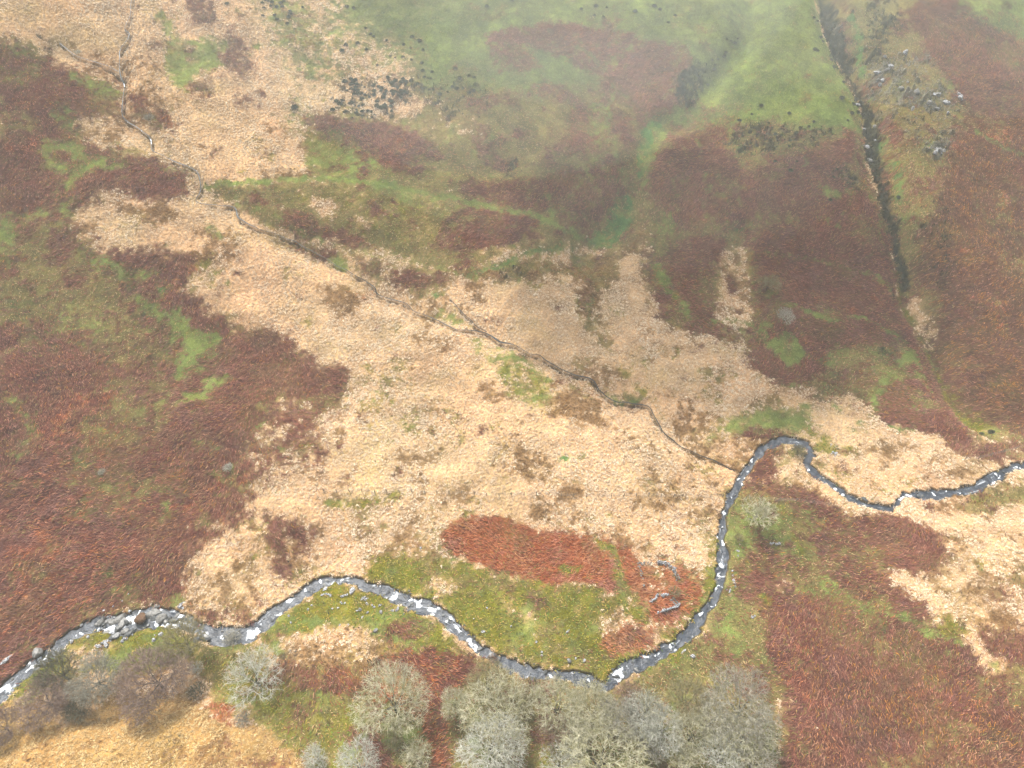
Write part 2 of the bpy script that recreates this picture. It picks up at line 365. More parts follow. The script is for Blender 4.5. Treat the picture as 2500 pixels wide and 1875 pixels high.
T .9 .8 1160,1430 1250,1450 1240,1456 1165,1440
T .7 1 1297,1333 1354,1333 1337,1366 1300,1360
K .5 1.5 1070,1246 1154,1286 1137,1303 1070,1273
O .85 1 1310,1366 1387,1346 1424,1366 1397,1393 1364,1406 1310,1396
B .5 1.5 1310,1366 1387,1346 1424,1366 1397,1393 1364,1406 1310,1396
L .97 2 560,1425 700,1440 870,1400 1000,1400 1050,1440 1050,1900 620,1900
L .95 1.2 1020,1430 1100,1452 1180,1472 1320,1495 1420,1432 1500,1400 1560,1320 1620,1320 1700,1500 1000,1500
B .5 2 1040,1450 1180,1475 1180,1520 1050,1500
Y .97 1 470,1400 560,1365 610,1320 660,1280 700,1250 760,1250 830,1280 890,1310 940,1330 980,1390 1030,1440 960,1410 900,1400 840,1400 830,1370 760,1350 650,1370 560,1395
G .3 2 640,1330 830,1340 900,1390 830,1380 700,1350
B .65 1 840,1343 904,1346 877,1383 840,1386
K .6 1.5 440,1410 560,1385 700,1370 800,1375 850,1390 870,1430 830,1460 740,1440 650,1430 560,1420
T .45 2 600,1380 700,1370 850,1395 860,1430 780,1440 680,1410
S .5 1.2 583,1408 630,1405 625,1425 590,1425
S .85 .7 797,1423 820,1425 840,1411 842,1425 826,1440 800,1432
L .97 2 430,1400 560,1400 600,1450 700,1530 780,1520 780,1900 640,1900 600,1600 520,1540 450,1500
Y .5 2.5 430,1400 560,1400 600,1450 700,1530 780,1520 780,1900 640,1900 600,1600 520,1540 450,1500
B .7 1.5 560,1430 640,1430 700,1470 690,1520 640,1500
B .97 1 640,1440 740,1440 800,1460 870,1405 960,1410 1030,1430 1045,1450 1010,1480 980,1500 950,1530 960,1580 980,1640 1000,1900 930,1900 930,1600 900,1560 920,1500 880,1460 830,1460 790,1490 760,1510 700,1500
O .4 2 690,1450 800,1460 870,1405 960,1410 1000,1470 930,1530 960,1600 1000,1750 930,1750 900,1560
B .7 1.2 633,1523 683,1533 667,1573 633,1550
B .85 1.2 737,1560 804,1573 847,1640 860,1900 800,1900 780,1640
O .9 .8 447,1513 500,1519 513,1553 493,1560 453,1540
L .98 1.5 1000,1480 1150,1470 1300,1485 1690,1480 1680,1900 960,1900 960,1540
Y .55 3 1150,1560 1300,1570 1690,1560 1680,1900 1150,1900
B .5 2 1120,1480 1200,1500 1190,1560 1130,1540
Y .96 1.2 130,1390 200,1350 350,1345 420,1375 440,1430 300,1445 200,1450 100,1480 0,1520 60,1450
G .35 2 150,1420 350,1360 430,1400 300,1440 200,1450
T .85 1 145,1400 200,1400 210,1420 160,1445 143,1425
T .7 1 217,1385 235,1385 230,1410 215,1415
A 1 .8 -90,1570 0,1510 40,1535 90,1545 140,1560 165,1555 200,1525 270,1500 330,1495 400,1495 440,1530 500,1568 560,1570 600,1600 660,1650 680,1900 -90,1900
D .3 2 370,1580 405,1580 410,1620 380,1630
K .3 4 0,1600 150,1590 200,1700 0,1720
B .4 4 480,1590 620,1610 640,1700 440,1700
G .4 2.5 260,1245 360,1240 350,1262 290,1290 230,1310 235,1280
L .7 1.2 130,1372 173,1340 230,1318 330,1296 400,1290 400,1305 330,1312 240,1330 170,1362
G .6 1 60,1500 85,1485 70,1510 45,1515
'''
# narrow bands: species, strength, width (map units), points
BANDS = '''
D .85 17 1900,325 1925,400 1945,470 1960,540 1975,600
T .85 3 1768,-40 1778,20 1795,70 1825,110 1855,160 1873,200 1874,240 1880,290 1890,340 1905,380
E .6 5 1840,20 1860,90 1875,150
G .85 8 437,393 500,393 560,392 640,388 737,388 830,398 900,410 960,425 1040,440 1120,462 1200,482 1260,502
G .5 3.5 530,440 600,470 700,520 830,555 960,582 990,595
E .45 6 1000,598 1060,578 1150,545 1250,508
H .5 5 1237,95 1290,130 1330,190 1400,245
G .55 4 1330,190 1310,240 1325,310 1350,380
G .45 4 1220,440 1250,400 1270,370 1290,340 1330,330
G .6 4 1475,290 1510,310 1520,380 1530,410 1520,450 1530,470
G .45 5 1620,480 1650,540 1750,560 1900,600 1945,620
G .7 3.5 1640,640 1720,665 1800,690 1850,685 1920,720 1960,745
G .6 4 1530,690 1620,700 1700,700
G .6 5 1740,760 1800,775 1830,745
G .5 5 1890,400 1910,460 1890,540 1870,560
H .6 4.5 2100,280 2150,310 2220,340 2300,360
Y .7 4.5 1940,555 1955,600 1975,640 2020,740 2055,790 2075,830 2095,870 2150,905
T .7 3 1920,450 1940,520 1950,600 1970,660
G .5 4 1690,830 1692,790
K .8 3 1692,830 1690,880
K .8 4 1755,858 1765,878
G .65 3 0,1040 110,1043 250,1050 380,1062 540,1072
T .75 3 540,1064 640,1068 740,1070
K .5 2.5 640,1068 740,1074 870,1076 1000,1082 1200,1100 1330,1130 1450,1160
K .4 2 690,1120 830,1126 960,1120 1020,1108 1150,1125 1300,1150
K .7 2.5 937,860 930,930 915,990 905,1080 910,1140
K .5 2.5 940,900 960,870 1020,830
K .5 2 750,760 830,790 920,800 1000,810 1040,790
Y .5 3 900,1250 905,1190 915,1170
K .55 2 1100,830 1130,900 1120,960 1150,1000
E .5 5 1610,1120 1650,1090 1700,1120 1710,1170
Y .6 4 1660,1085 1700,1110 1720,1150 1730,1200
G .7 5 470,1400 520,1385 600,1340 700,1345 800,1350 900,1400
E .5 4 560,1378 650,1350 760,1335 850,1330 900,1330
G .7 6 460,1410 470,1395 520,1395 600,1400
G .55 5 1780,1280 1860,1320 1950,1340 2080,1400 2160,1450
L .6 4 1560,1070 1700,1080 1800,1120
Y .4 4 1170,1330 1250,1370 1320,1400
D .6 3 330,1420 370,1440
D .7 2.5 2080,986 2100,1000
K .6 2.5 1340,868 1365,872
E .5 5 1290,840 1330,860 1380,865
G .6 4 560,480 640,500 700,525
G .45 6 550,100 640,85 740,70
Y .5 3 640,95 740,90 800,100
'''
# the ground falls away along these (map points, half width m, depth m)
GULLIES = [(P('1615,-60 1620,50 1590,110 1540,170 1480,240 1420,270 1395,320 1380,380 1350,450 1290,500 1230,550'), 6, 2.6),
           (P('1780,-60 1800,30 1840,120 1880,210 1895,290 1910,370 1940,470 1965,560 1985,660 2040,760 2070,840 2120,890'), 5.5, 4.6),
           (P('1600,490 1590,560 1600,650'), 4, 1.2), (P('1800,740 1800,800 1780,860'), 6, 1.5),
           (P('1270,520 1290,640 1310,740'), 5, 1.2), (P('120,100 180,125 257,155'), 4, 1.2),
           (P('280,-60 265,100 262,240 330,320 430,400 540,485 700,560 815,635 1060,720 1300,850 1410,895 1600,1025'), 4, 1.3),
           (P('1060,350 1100,340 1140,320'), 5, 1.6), (P('470,1440 430,1480 380,1500 200,1540'), 3, 1.4),
           (P('480,1400 560,1480 680,1600'), 5, 1.5)]
# ------------------------------------------------------------------ rasterise the vegetation map on the land, 0.35 m cells
RX0, RY0, RES = -205.0, -12.0, 0.35
NX, NY = int(410 / RES), int(290 / RES)
gx = (RX0 + (np.arange(NX) + 0.5) * RES); gy = (RY0 + (np.arange(NY) + 0.5) * RES)
NS = len(SP); SI = {c: i for i, c in enumerate(SP)}
W = np.zeros((NS, NX, NY), np.float32)
GX, GY = np.meshgrid(gx, gy, indexing='ij')
n0 = fbm(GX, GY, 45, 3, 21)
W[SI['L']] = 0.3; W[SI['B']] = np.clip(0.35 + n0, 0, 1); W[SI['T']] = np.clip(0.35 - n0, 0, 1)
W[SI['H']] = np.clip((GY - 200) / 40, 0, 1)
def box(a, r):
    if r < 1: return a
    for ax in (0, 1):
        for k in range(2):
            p = np.pad(a, [(r + 1, r) if i == ax else (0, 0) for i in (0, 1)], mode='edge')
            c = np.cumsum(p, axis=ax, dtype=np.float64)
            hi = np.take(c, range(2 * r + 1, c.shape[ax]), axis=ax); lo = np.take(c, range(0, c.shape[ax] - 2 * r - 1), axis=ax)
            a = ((hi - lo) / (2 * r + 1)).astype(np.float32)
    return a
def paint(sp, st, soft, wp):
    pad = soft * 2 + 1
    i0 = max(0, int((wp[:, 0].min() - pad - RX0) / RES)); i1 = min(NX, int((wp[:, 0].max() + pad - RX0) / RES) + 1)
    j0 = max(0, int((wp[:, 1].min() - pad - RY0) / RES)); j1 = min(NY, int((wp[:, 1].max() + pad - RY0) / RES) + 1)
    if i1 <= i0 or j1 <= j0: return
    x = GX[i0:i1, j0:j1]; y = GY[i0:i1, j0:j1]; ins = np.zeros(x.shape, bool)
    n = len(wp)
    for k in range(n):
        xa, ya = wp[k]; xb, yb = wp[(k + 1) % n]
        if ya == yb: continue
        c = ((ya > y) != (yb > y)) & (x < (xb - xa) * (y - ya) / (yb - ya) + xa); ins ^= c
    m = box(ins.astype(np.float32), int(round(soft * 0.6 / RES))) * st
    W[:, i0:i1, j0:j1] *= (1 - m)
    W[SI[sp], i0:i1, j0:j1] += m
def dense(a, step=25.0):
    out = []
    for k in range(len(a)):
        p, q = a[k], a[(k + 1) % len(a)]; n = max(1, int(np.hypot(*(q - p)) / step))
        for i in range(n): out.append(p + (q - p) * i / n)
    return np.array(out)
for ln in ZONES.strip().split('\n'):
    f = ln.split(); a = dense(P(' '.join(f[3:])), 60)
    paint(f[0], float(f[1]), float(f[2]), at(a[:, 0], a[:, 1]))
def catmull(a, n=6):
    a = np.vstack([2 * a[0] - a[1], a, 2 * a[-1] - a[-2]]); out = []
    for k in range(1, len(a) - 2):
        p0, p1, p2, p3 = a[k - 1:k + 3]
        for i in range(n):
            t = i / n
            out.append(0.5 * ((2 * p1) + (-p0 + p2) * t + (2 * p0 - 5 * p1 + 4 * p2 - p3) * t * t + (-p0 + 3 * p1 - 3 * p2 + p3) * t ** 3))
    out.append(a[-2]); return np.array(out)
# the mixture inside each patch: brown litter and moss in the tan grass, turf and tan in the bracken
def stir(src, dst, s, seed, lo, amt):
    m = np.clip((fbm(GX, GY, s, 4, seed) - lo) * 2.2, 0, 1) * amt * W[SI[src]]
    W[SI[src]] -= m; W[SI[dst]] += m
stir('T', 'K', 9, 201, 0.12, 0.45); stir('T', 'Y', 6, 202, 0.3, 0.4); stir('T', 'L', 11, 203, 0.25, 0.35); stir('T', 'B', 4, 204, 0.5, 0.5); stir('A', 'K', 5, 205, 0.15, 0.5)
stir('B', 'L', 8, 206, 0.15, 0.45); stir('B', 'G', 5, 207, 0.42, 0.5); stir('B', 'O', 14, 208, 0.2, 0.25); stir('R', 'L', 7, 209, 0.2, 0.4); stir('R', 'O', 5, 210, 0.3, 0.4); stir('R', 'B', 12, 211, 0.0, 0.7)
stir('Y', 'L', 4, 212, 0.1, 0.5); stir('Y', 'G', 5, 213, 0.15, 0.6); stir('Y', 'T', 3, 214, 0.5, 0.4); stir('G', 'L', 3, 215, 0.2, 0.5); stir('G', 'Y', 4, 216, 0.3, 0.4); stir('H', 'L', 7, 217, 0.2, 0.35); stir('H', 'G', 12, 218, 0.0, 0.6)
stir('E', 'L', 2.5, 222, 0.0, 0.6); stir('E', 'G', 3.5, 223, 0.0, 0.6); stir('D', 'L', 2.5, 224, 0.25, 0.5); stir('D', 'S', 2, 225, 0.35, 0.5); stir('S', 'L', 2.5, 226, 0.0, 0.7); stir('S', 'D', 1.8, 227, 0.15, 0.6)
stir('L', 'B', 4, 219, 0.15, 0.6); stir('L', 'G', 5, 220, 0.15, 0.5)
for ln in BANDS.strip().split('\n'):
    f = ln.split(); a = catmull(P(' '.join(f[3:])), 4); wd = float(f[2]) * (1.3 if f[0] in 'GEYHL' else 1.2)
    if f[0] in 'GEYHK': f[1] = str(min(0.95, float(f[1]) * 1.35))
    d = np.gradient(a, axis=0); nrm = np.stack([-d[:, 1], d[:, 0]], 1); nrm /= np.linalg.norm(nrm, axis=1)[:, None] + 1e-9
    wob = 1 + 0.4 * np.sin(np.arange(len(a)) * 1.7)
    L_ = a + nrm * wd / 2 * wob[:, None]; R_ = a - nrm * wd / 2 * wob[::-1, None]
    q = np.vstack([L_, R_[::-1]]); paint(f[0], float(f[1]), 0.35, at(q[:, 0], q[:, 1]))
def rsamp(A, x, y):
    u = np.clip((x - RX0) / RES - 0.5, 0, NX - 1.001); v = np.clip((y - RY0) / RES - 0.5, 0, NY - 1.001)
    i = u.astype(np.int32); j = v.astype(np.int32); fu = (u - i).astype(np.float32); fv = (v - j).astype(np.float32)
    return (A[i, j] * (1 - fu) * (1 - fv) + A[i + 1, j] * fu * (1 - fv) + A[i, j + 1] * (1 - fu) * fv + A[i + 1, j + 1] * fu * fv)
def species(x, y, jit=0.0, soft=None):
    """which plant covers the point: the map, frayed at its edges and broken up where it is mixed"""
    wx = x + 0.65 * fbm(x, y, 5, 4, 31) + 0.5 * vnoise(x, y, 0.6, 33)
    wy = y + 0.65 * fbm(x, y, 5, 4, 32) + 0.5 * vnoise(x, y, 0.6, 34)
    best = np.full(x.shape, -9, np.float32); idx = np.zeros(x.shape, np.int8)
    if soft is not None: acc = np.zeros(x.shape + (3,), np.float32); tot = np.zeros(x.shape, np.float32) + 1e-6
    for k in range(NS):
        wk = rsamp(W[k], wx, wy)
        if wk.max() < 0.01: continue
        n = 0.55 * fbm(x, y, 5.0, 2, 40 + k) + 1.35 * fbm(x, y, 1.2, 3, 60 + k)
        s = 1.2 * np.log(wk + 0.004) + n * 1.1
        if jit: s = s - jit * np.log(-np.log(rng.random(x.shape) * 0.9998 + 1e-4))
        m = s > best; best = np.where(m, s, best); idx = np.where(m, k, idx)
        if soft is not None: ex = np.exp(s * 1.3); acc += ex[..., None] * soft[k].astype(np.float32); tot += ex
    return (idx, acc / tot[..., None]) if soft is not None else idx

# ------------------------------------------------------------------ channels
class Chan:
    def __init__(s, a, mono=False, drop=0.55, reach=12.0, up='end'):
        c = catmull(a, 4); s.n = len(c)
        d = np.gradient(c[:, :2], axis=0); nn = np.stack([-d[:, 1], d[:, 0]], 1); nn /= np.linalg.norm(nn, axis=1)[:, None] + 1e-9
        s.p = at(c[:, 0], c[:, 1])
        e1 = at(*(c[:, :2] + nn * c[:, 2:3] / 2).T); e2 = at(*(c[:, :2] - nn * c[:, 2:3] / 2).T)
        s.w = np.linalg.norm(e1 - e2, axis=1) * (0.76 if mono else 0.36)
        if not mono: s.p = s.p + 0.35 * np.stack([vnoise(s.p[:, 0], s.p[:, 1], 2.3, 73), vnoise(s.p[:, 0], s.p[:, 1], 2.3, 74)], 1)
        z = z_base(s.p[:, 0], s.p[:, 1])
        k = 9 if mono else 3
        zz = np.convolve(np.pad(z, k, mode='edge'), np.ones(2 * k + 1) / (2 * k + 1), 'valid')
        if mono:
            zz = np.minimum.accumulate(zz[::-1])[::-1] if up == 'end' else np.minimum.accumulate(zz)
        if mono: s.w = s.w * (1 + 0.22 * vnoise(s.p[:, 0], s.p[:, 1], 4.0, 76))
        else: s.w = s.w * (0.8 + 0.45 * vnoise(s.p[:, 0], s.p[:, 1], 3.0, 75))
        s.z = zz; s.drop = drop; s.reach = reach
    def dist(s, x, y, lim=None):
        lim = lim or s.reach
        D = np.full(x.shape, 99.0, np.float32); Z = np.zeros(x.shape, np.float32)
        for k in range(s.n - 1):
            a, b = s.p[k], s.p[k + 1]; m = lim + max(s.w[k], s.w[k + 1])
            q = np.nonzero((x > min(a[0], b[0]) - m) & (x < max(a[0], b[0]) + m) & (y > min(a[1], b[1]) - m) & (y < max(a[1], b[1]) + m))
            if not len(q[0]): continue
            ab = b - a; L2 = ab @ ab + 1e-9
            t = np.clip(((x[q] - a[0]) * ab[0] + (y[q] - a[1]) * ab[1]) / L2, 0, 1)
            d = np.hypot(x[q] - a[0] - t * ab[0], y[q] - a[1] - t * ab[1]) - (s.w[k] + (s.w[k + 1] - s.w[k]) * t) / 2
            zz = s.z[k] + (s.z[k + 1] - s.z[k]) * t
            o = d < D[q]; D[q] = np.where(o, d, D[q]); Z[q] = np.where(o, zz, Z[q])
        return D, Z
river = Chan(RIVER, True, 0.42, 12)
brook = Chan(BROOK, False, 0.32, 3)
sides = [Chan(s, False, 0.2, 3) for s in SIDE]
gully = []
for a, hw, dp in GULLIES:
    c = catmull(a, 3); gully.append((at(c[:, 0], c[:, 1]), hw, dp))
def land(x, y, full=False):
    x = np.asarray(x, np.float32); y = np.asarray(y, np.float32)
    z = z_base(x, y)
    z = np.where(z > 80, 80 + 22 * np.tanh((z - 80) / 22), z)
    for p, hw, dp in gully:
        D = np.full(x.shape, 99.0, np.float32); m = hw * 2.2
        for k in range(len(p) - 1):
            a, b = p[k], p[k + 1]
            q = np.nonzero((x > min(a[0], b[0]) - m) & (x < max(a[0], b[0]) + m) & (y > min(a[1], b[1]) - m) & (y < max(a[1], b[1]) + m))
            if not len(q[0]): continue
            ab = b - a; t = np.clip(((x[q] - a[0]) * ab[0] + (y[q] - a[1]) * ab[1]) / (ab @ ab + 1e-9), 0, 1)
            D[q] = np.minimum(D[q], np.hypot(x[q] - a[0] - t * ab[0], y[q] - a[1] - t * ab[1]))
        z = z - dp * np.exp(-(D / hw) ** 2 * 1.6)
    jag = 0.42 * vnoise(x, y, 0.9, 71) + 0.25 * vnoise(x, y, 2.6, 72)
    bank = np.zeros(x.shape, np.float32)
    dr, zr = river.dist(x, y)
    near = dr < 13
    z = np.where(near, z + (zr - z) * smooth(11, 1.0, dr), z)
    cut = smooth(0.40, -0.15, dr + jag)
    z = z - 0.8 * cut
    bank = np.maximum(bank, np.where(near, smooth(0.55, 0.15, dr + jag), 0))
    for c in [brook] + sides:
        db, zb = c.dist(x, y)
        cb = smooth(0.35, -0.05, db + 0.6 * jag)
        z = z - 0.5 * cb * (1 - cut); bank = np.maximum(bank, 0.8 * smooth(0.2, -0.05, db + 0.6 * jag))
    return (z, bank, dr) if full else z

# ------------------------------------------------------------------ palette: what each plant looks like in flat light (sRGB)
PAL = {  # litter or turf under the plants, then the range of the blades and fronds
 'T': ((190, 154, 112), (253, 233, 202), (216, 180, 142)),
 'A': ((170, 134, 80), (244, 214, 156), (194, 154, 96)),
 'K': ((122, 88, 50), (214, 176, 128), (134, 96, 56)),
 'B': ((114, 68, 54), (190, 122, 100), (124, 70, 58)),
 'O': ((140, 72, 42), (236, 150, 102), (168, 86, 52)),
 'R': ((112, 70, 52), (172, 114, 82), (114, 70, 54)),
 'G': ((122, 134, 66), (170, 178, 100), (100, 114, 54)),
 'E': ((86, 120, 60), (130, 164, 92), (68, 100, 50)),
 'Y': ((116, 112, 30), (192, 174, 66), (100, 98, 28)),
 'L': ((124, 114, 64), (186, 162, 98), (108, 88, 52)),
 'H': ((106, 116, 60), (158, 160, 94), (84, 96, 48)),
 'D': ((62, 60, 44), (100, 96, 72), (42, 42, 34)),
 'S': ((122, 116, 100), (184, 178, 164), (82, 78, 64)),
}
E_FILM = 2.3                     # brightness of a white sheet on the ground under this sky
def alb(c): return lin(c) / E_FILM
GAIN = {'T': 1.4, 'A': 1.2, 'K': 1.1, 'O': 0.95, 'B': 0.8, 'R': 0.68}
GC = np.array([alb(PAL[c][0]) * GAIN.get(c, 1) for c in SP]); BC0 = np.array([alb(PAL[c][1]) * GAIN.get(c, 1) for c in SP]); BC1 = np.array([alb(PAL[c][2]) * GAIN.get(c, 1) for c in SP])

def mesh_obj(name, co, quads, mats, col=None, smooth_=False, parent=None, tris=None, extra=None):
    me = bpy.data.meshes.new(name); nq = len(quads) if quads is not None else 0; ntri = len(tris) if tris is not None else 0
    me.vertices.add(len(co)); me.vertices.foreach_set('co', np.asarray(co, np.float32).ravel())
    idx = []; tot = []
    if nq: idx.append(np.asarray(quads, np.int32).ravel()); tot.append(np.full(nq, 4, np.int32))
    if ntri: idx.append(np.asarray(tris, np.int32).ravel()); tot.append(np.full(ntri, 3, np.int32))
    idx = np.concatenate(idx); tot = np.concatenate(tot)
    me.loops.add(len(idx)); me.loops.foreach_set('vertex_index', idx)
    me.polygons.add(len(tot)); st = np.concatenate([[0], np.cumsum(tot)[:-1]]).astype(np.int32)
    me.polygons.foreach_set('loop_start', st); me.polygons.foreach_set('loop_total', tot)
    me.polygons.foreach_set('use_smooth', np.full(len(tot), smooth_, bool))
    if col is not None:
        at_ = me.color_attributes.new('col', 'FLOAT_COLOR', 'POINT')
        c4 = np.ones((len(co), 4), np.float32); c4[:, :col.shape[1]] = col; at_.data.foreach_set('color', c4.ravel())
    if extra:
        for k, v in extra.items():
            q = me.attributes.new(k, 'FLOAT', 'POINT'); q.data.foreach_set('value', np.asarray(v, np.float32))
    me.update(); me.validate()
    o = bpy.data.objects.new(name, me); C.objects.link(o)
    for m in (mats if isinstance(mats, (list, tuple)) else [mats]): me.materials.append(m)
    if parent: o.parent = parent
    return o
def tag(o, label=None, cat=None, group=None, kind=None):
    if label: o['label'] = label
    if cat: o['category'] = cat
    if group: o['group'] = group
    if kind: o['kind'] = kind
    return o
def new_mat(name, rough=1.0, spec=0.0):
    m = bpy.data.materials.new(name); m.use_nodes = True; b = m.node_tree.nodes['Principled BSDF']
    b.inputs['Roughness'].default_value = rough; b.inputs['Specular IOR Level'].default_value = spec
    return m, m.node_tree, b
def N(nt, t, **kw):
    n = nt.nodes.new(t)
    for k, v in kw.items():
        if k in n.inputs: n.inputs[k].default_value = v
        else: setattr(n, k, v)
    return n
def attr_mat(name, var=0.25, scale=3.0, rough=1.0, spec=0.0, bump=0.0):
    m, nt, b = new_mat(name, rough, spec)
    at_ = N(nt, 'ShaderNodeAttribute', attribute_name='col')
    tc = N(nt, 'ShaderNodeNewGeometry')
    nz = N(nt, 'ShaderNodeTexNoise', Scale=scale, Detail=4.0); nt.links.new(tc.outputs['Position'], nz.inputs['Vector'])
    mr = N(nt, 'ShaderNodeMapRange'); mr.inputs['From Min'].default_value = 0.3; mr.inputs['From Max'].default_value = 0.7
    mr.inputs['To Min'].default_value = 1 - var; mr.inputs['To Max'].default_value = 1 + var
    nt.links.new(nz.outputs['Fac'], mr.inputs['Value'])
    mx = N(nt, 'ShaderNodeVectorMath', operation='SCALE'); nt.links.new(at_.outputs['Color'], mx.inputs[0]); nt.links.new(mr.outputs[0], mx.inputs['Scale'])
    nt.links.new(mx.outputs[0], b.inputs['Base Color'])
    if bump:
        bp = N(nt, 'ShaderNodeBump', Strength=bump, Distance=0.1); nt.links.new(nz.outputs['Fac'], bp.inputs['Height']); nt.links.new(bp.outputs[0], b.inputs['Normal'])
    return m

# ------------------------------------------------------------------ the ground sheet
def axis(lo, hi, step, outer):
    a = list(np.arange(lo, hi + step / 2, step)); s = step; v = a[-1]
    while v < outer: s *= 1.25; v += s; a.append(v)
    s = step; v = a[0]; b = []
    while v > -outer: s *= 1.25; v -= s; b.append(v)
    return np.array(b[::-1] + a, np.float32)
ax_ = axis(-142, 142, 0.21, 560); ay_ = axis(2, 205, 0.2, 560)
X, Y = np.meshgrid(ax_, ay_, indexing='ij')
Z, BK, DR = land(X, Y, True)
fine = (np.abs(X) < 143) & (Y > 1) & (Y < 206)
sp, col = species(X, Y, 0.0, GC)
tus = np.isin(sp, [SI['T'], SI['A'], SI['K']]); brk = np.isin(sp, [SI['B'], SI['O'], SI['R']]); hea = sp == SI['D']
wd, wv = worley(X + 0.15 * vnoise(X, Y, 0.5, 80), Y, 0.52, 1)
Z = Z + np.where(fine, np.where(tus, 0.16 * (0.62 - wd) * (0.5 + wv), 0) + np.where(brk, 0.13 * vnoise(X, Y, 0.6, 81) + 0.12 * vnoise(X, Y, 1.7, 82), 0)
                 + np.where(hea, 0.5 * vnoise(X, Y, 0.8, 83) + 0.75 * vnoise(X, Y, 2.3, 86), 0) + np.where(sp == SI['S'], 0.6 * np.abs(vnoise(X, Y, 1.1, 87)) + 0.9 * vnoise(X, Y, 3, 88), 0) + 0.05 * vnoise(X, Y, 0.45, 84) + 0.10 * vnoise(X, Y, 2.2, 85), 0) * (1 - BK)
mott = fbm(X, Y, 2.5, 3, 90)[..., None]; mot2 = fbm(X, Y, 14, 2, 91)[..., None]
col = col * (1 + 0.30 * mott + 0.14 * mot2)
col[..., 0:1] *= 1 + 0.06 * fbm(X, Y, 9, 2, 92)[..., None]
gr = np.where(tus | brk, np.clip(0.3 * fbm(X, Y, 8, 3, 93) - 0.06, 0, 1), 0)[..., None]
col = col * (1 - gr) + alb((150, 150, 66)) * gr
col = col * (1 + np.where(np.isin(sp, [SI['G'], SI['H'], SI['E'], SI['L'], SI['Y']]), 0.16 * vnoise(X, Y, 0.45, 94) + 0.12 * vnoise(X, Y, 1.1, 95), 0.06 * vnoise(X, Y, 0.4, 94)))[..., None]
peat = alb((78, 66, 50)); bed = alb((70, 70, 66))
bk = BK[..., None]; col = col * (1 - bk) + peat * bk
inr = smooth(0.0, -0.5, DR)[..., None]; col = col * (1 - inr) + bed * inr
nx, ny = X.shape
vi = np.arange(nx * ny, dtype=np.int32).reshape(nx, ny)
q = np.stack([vi[:-1, :-1], vi[1:, :-1], vi[1:, 1:], vi[:-1, 1:]], -1).reshape(-1, 4)
m_ground = attr_mat('moor_ground', 0.35, 5.0, bump=0.6)
g = mesh_obj('ground', np.stack([X, Y, Z], -1).reshape(-1, 3), q, m_ground, col.reshape(-1, 3), True)
tag(g, kind='structure')
del col, q, vi, mott, mot2, gr
GZ = Z                                           # for setting things on the ground
def ground_z(x, y):
    x = np.atleast_1d(np.asarray(x, float)); y = np.atleast_1d(np.asarray(y, float))
    i = np.clip(np.searchsorted(ax_, x) - 1, 0, nx - 2); j = np.clip(np.searchsorted(ay_, y) - 1, 0, ny - 2)
    fx = np.clip((x - ax_[i]) / (ax_[i + 1] - ax_[i]), 0, 1); fy = np.clip((y - ay_[j]) / (ay_[j + 1] - ay_[j]), 0, 1)
    return GZ[i, j] * (1 - fx) * (1 - fy) + GZ[i + 1, j] * fx * (1 - fy) + GZ[i, j + 1] * (1 - fx) * fy + GZ[i + 1, j + 1] * fx * fy
# ------------------------------------------------------------------ blades and fronds
def flow(x, y):
    """the way wind and rain have laid the stems"""
    return -0.6 + 1.3 * fbm(x, y, 28, 2, 101) + 0.5 * fbm(x, y, 5, 2, 102) + 0.016 * x
def strips(name, x, y, th, L, wd, h, col, mat, droop=0.3, side=0.25):
    """arched ribbons: root, middle, tip"""
    n = len(x); z = ground_z(x, y)
    dx, dy = np.cos(th), np.sin(th); px, py = -dy, dx
    co = np.zeros((n, 6, 3), np.float32)
    bend = rng.normal(0, side, n) * L
    for k, (f, hh, ww, bb) in enumerate(((0, 0.0, 0.55, 0), (0.5, 1.0, 1.0, 1), (1.0, 1 - droop, 0.35, 0.6))):
        cx = x + dx * L * f + px * bend * bb * 0.4; cy = y + dy * L * f + py * bend * bb * 0.4; cz = z + 0.02 + h * hh
        if f > 0: cz = np.maximum(cz, ground_z(cx, cy) + 0.02)
        for s_, o in ((-1, 0), (1, 1)):
            co[:, 2 * k + o, 0] = cx + px * s_ * wd * ww / 2; co[:, 2 * k + o, 1] = cy + py * s_ * wd * ww / 2
            co[:, 2 * k + o, 2] = cz + s_ * wd * 0.12 * rng.normal(0, 1, n)
    b = (np.arange(n, dtype=np.int32) * 6)[:, None]
    q = np.concatenate([b + [0, 1, 3, 2], b + [2, 3, 5, 4]])
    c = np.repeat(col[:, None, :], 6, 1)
    c[:, 0:2] *= 0.85; c[:, 4:6] *= 1.1  # shade among the stems painted in as darker roots; tips a paler tone
    return mesh_obj(name, co.reshape(-1, 3), q, mat, c.reshape(-1, 3).astype(np.float32), False)
VX, VY0, VY1 = 140, 4, 200
def in_view(x, y, m=6):
    """only the slope the photograph looks at, with a margin"""
    hw = 0.75 * (math.sin(RAD(PITCH)) * CAM_H * 0.93 + math.cos(RAD(PITCH)) * y) + m
    return np.abs(x) < hw
def scatter(dens):
    n = int(2 * VX * (VY1 - VY0) * dens)
    x = rng.uniform(-VX, VX, n); y = rng.uniform(VY0, VY1, n)
    k = in_view(x, y); return x[k], y[k]
def off_water(x, y, m=0.15):
    d, _ = river.dist(x, y, 3); d2, _ = brook.dist(x, y, 2)
    jag = 0.42 * vnoise(x, y, 0.9, 71) + 0.25 * vnoise(x, y, 2.6, 72)
    return (d + jag > m) & (d2 > -0.06)
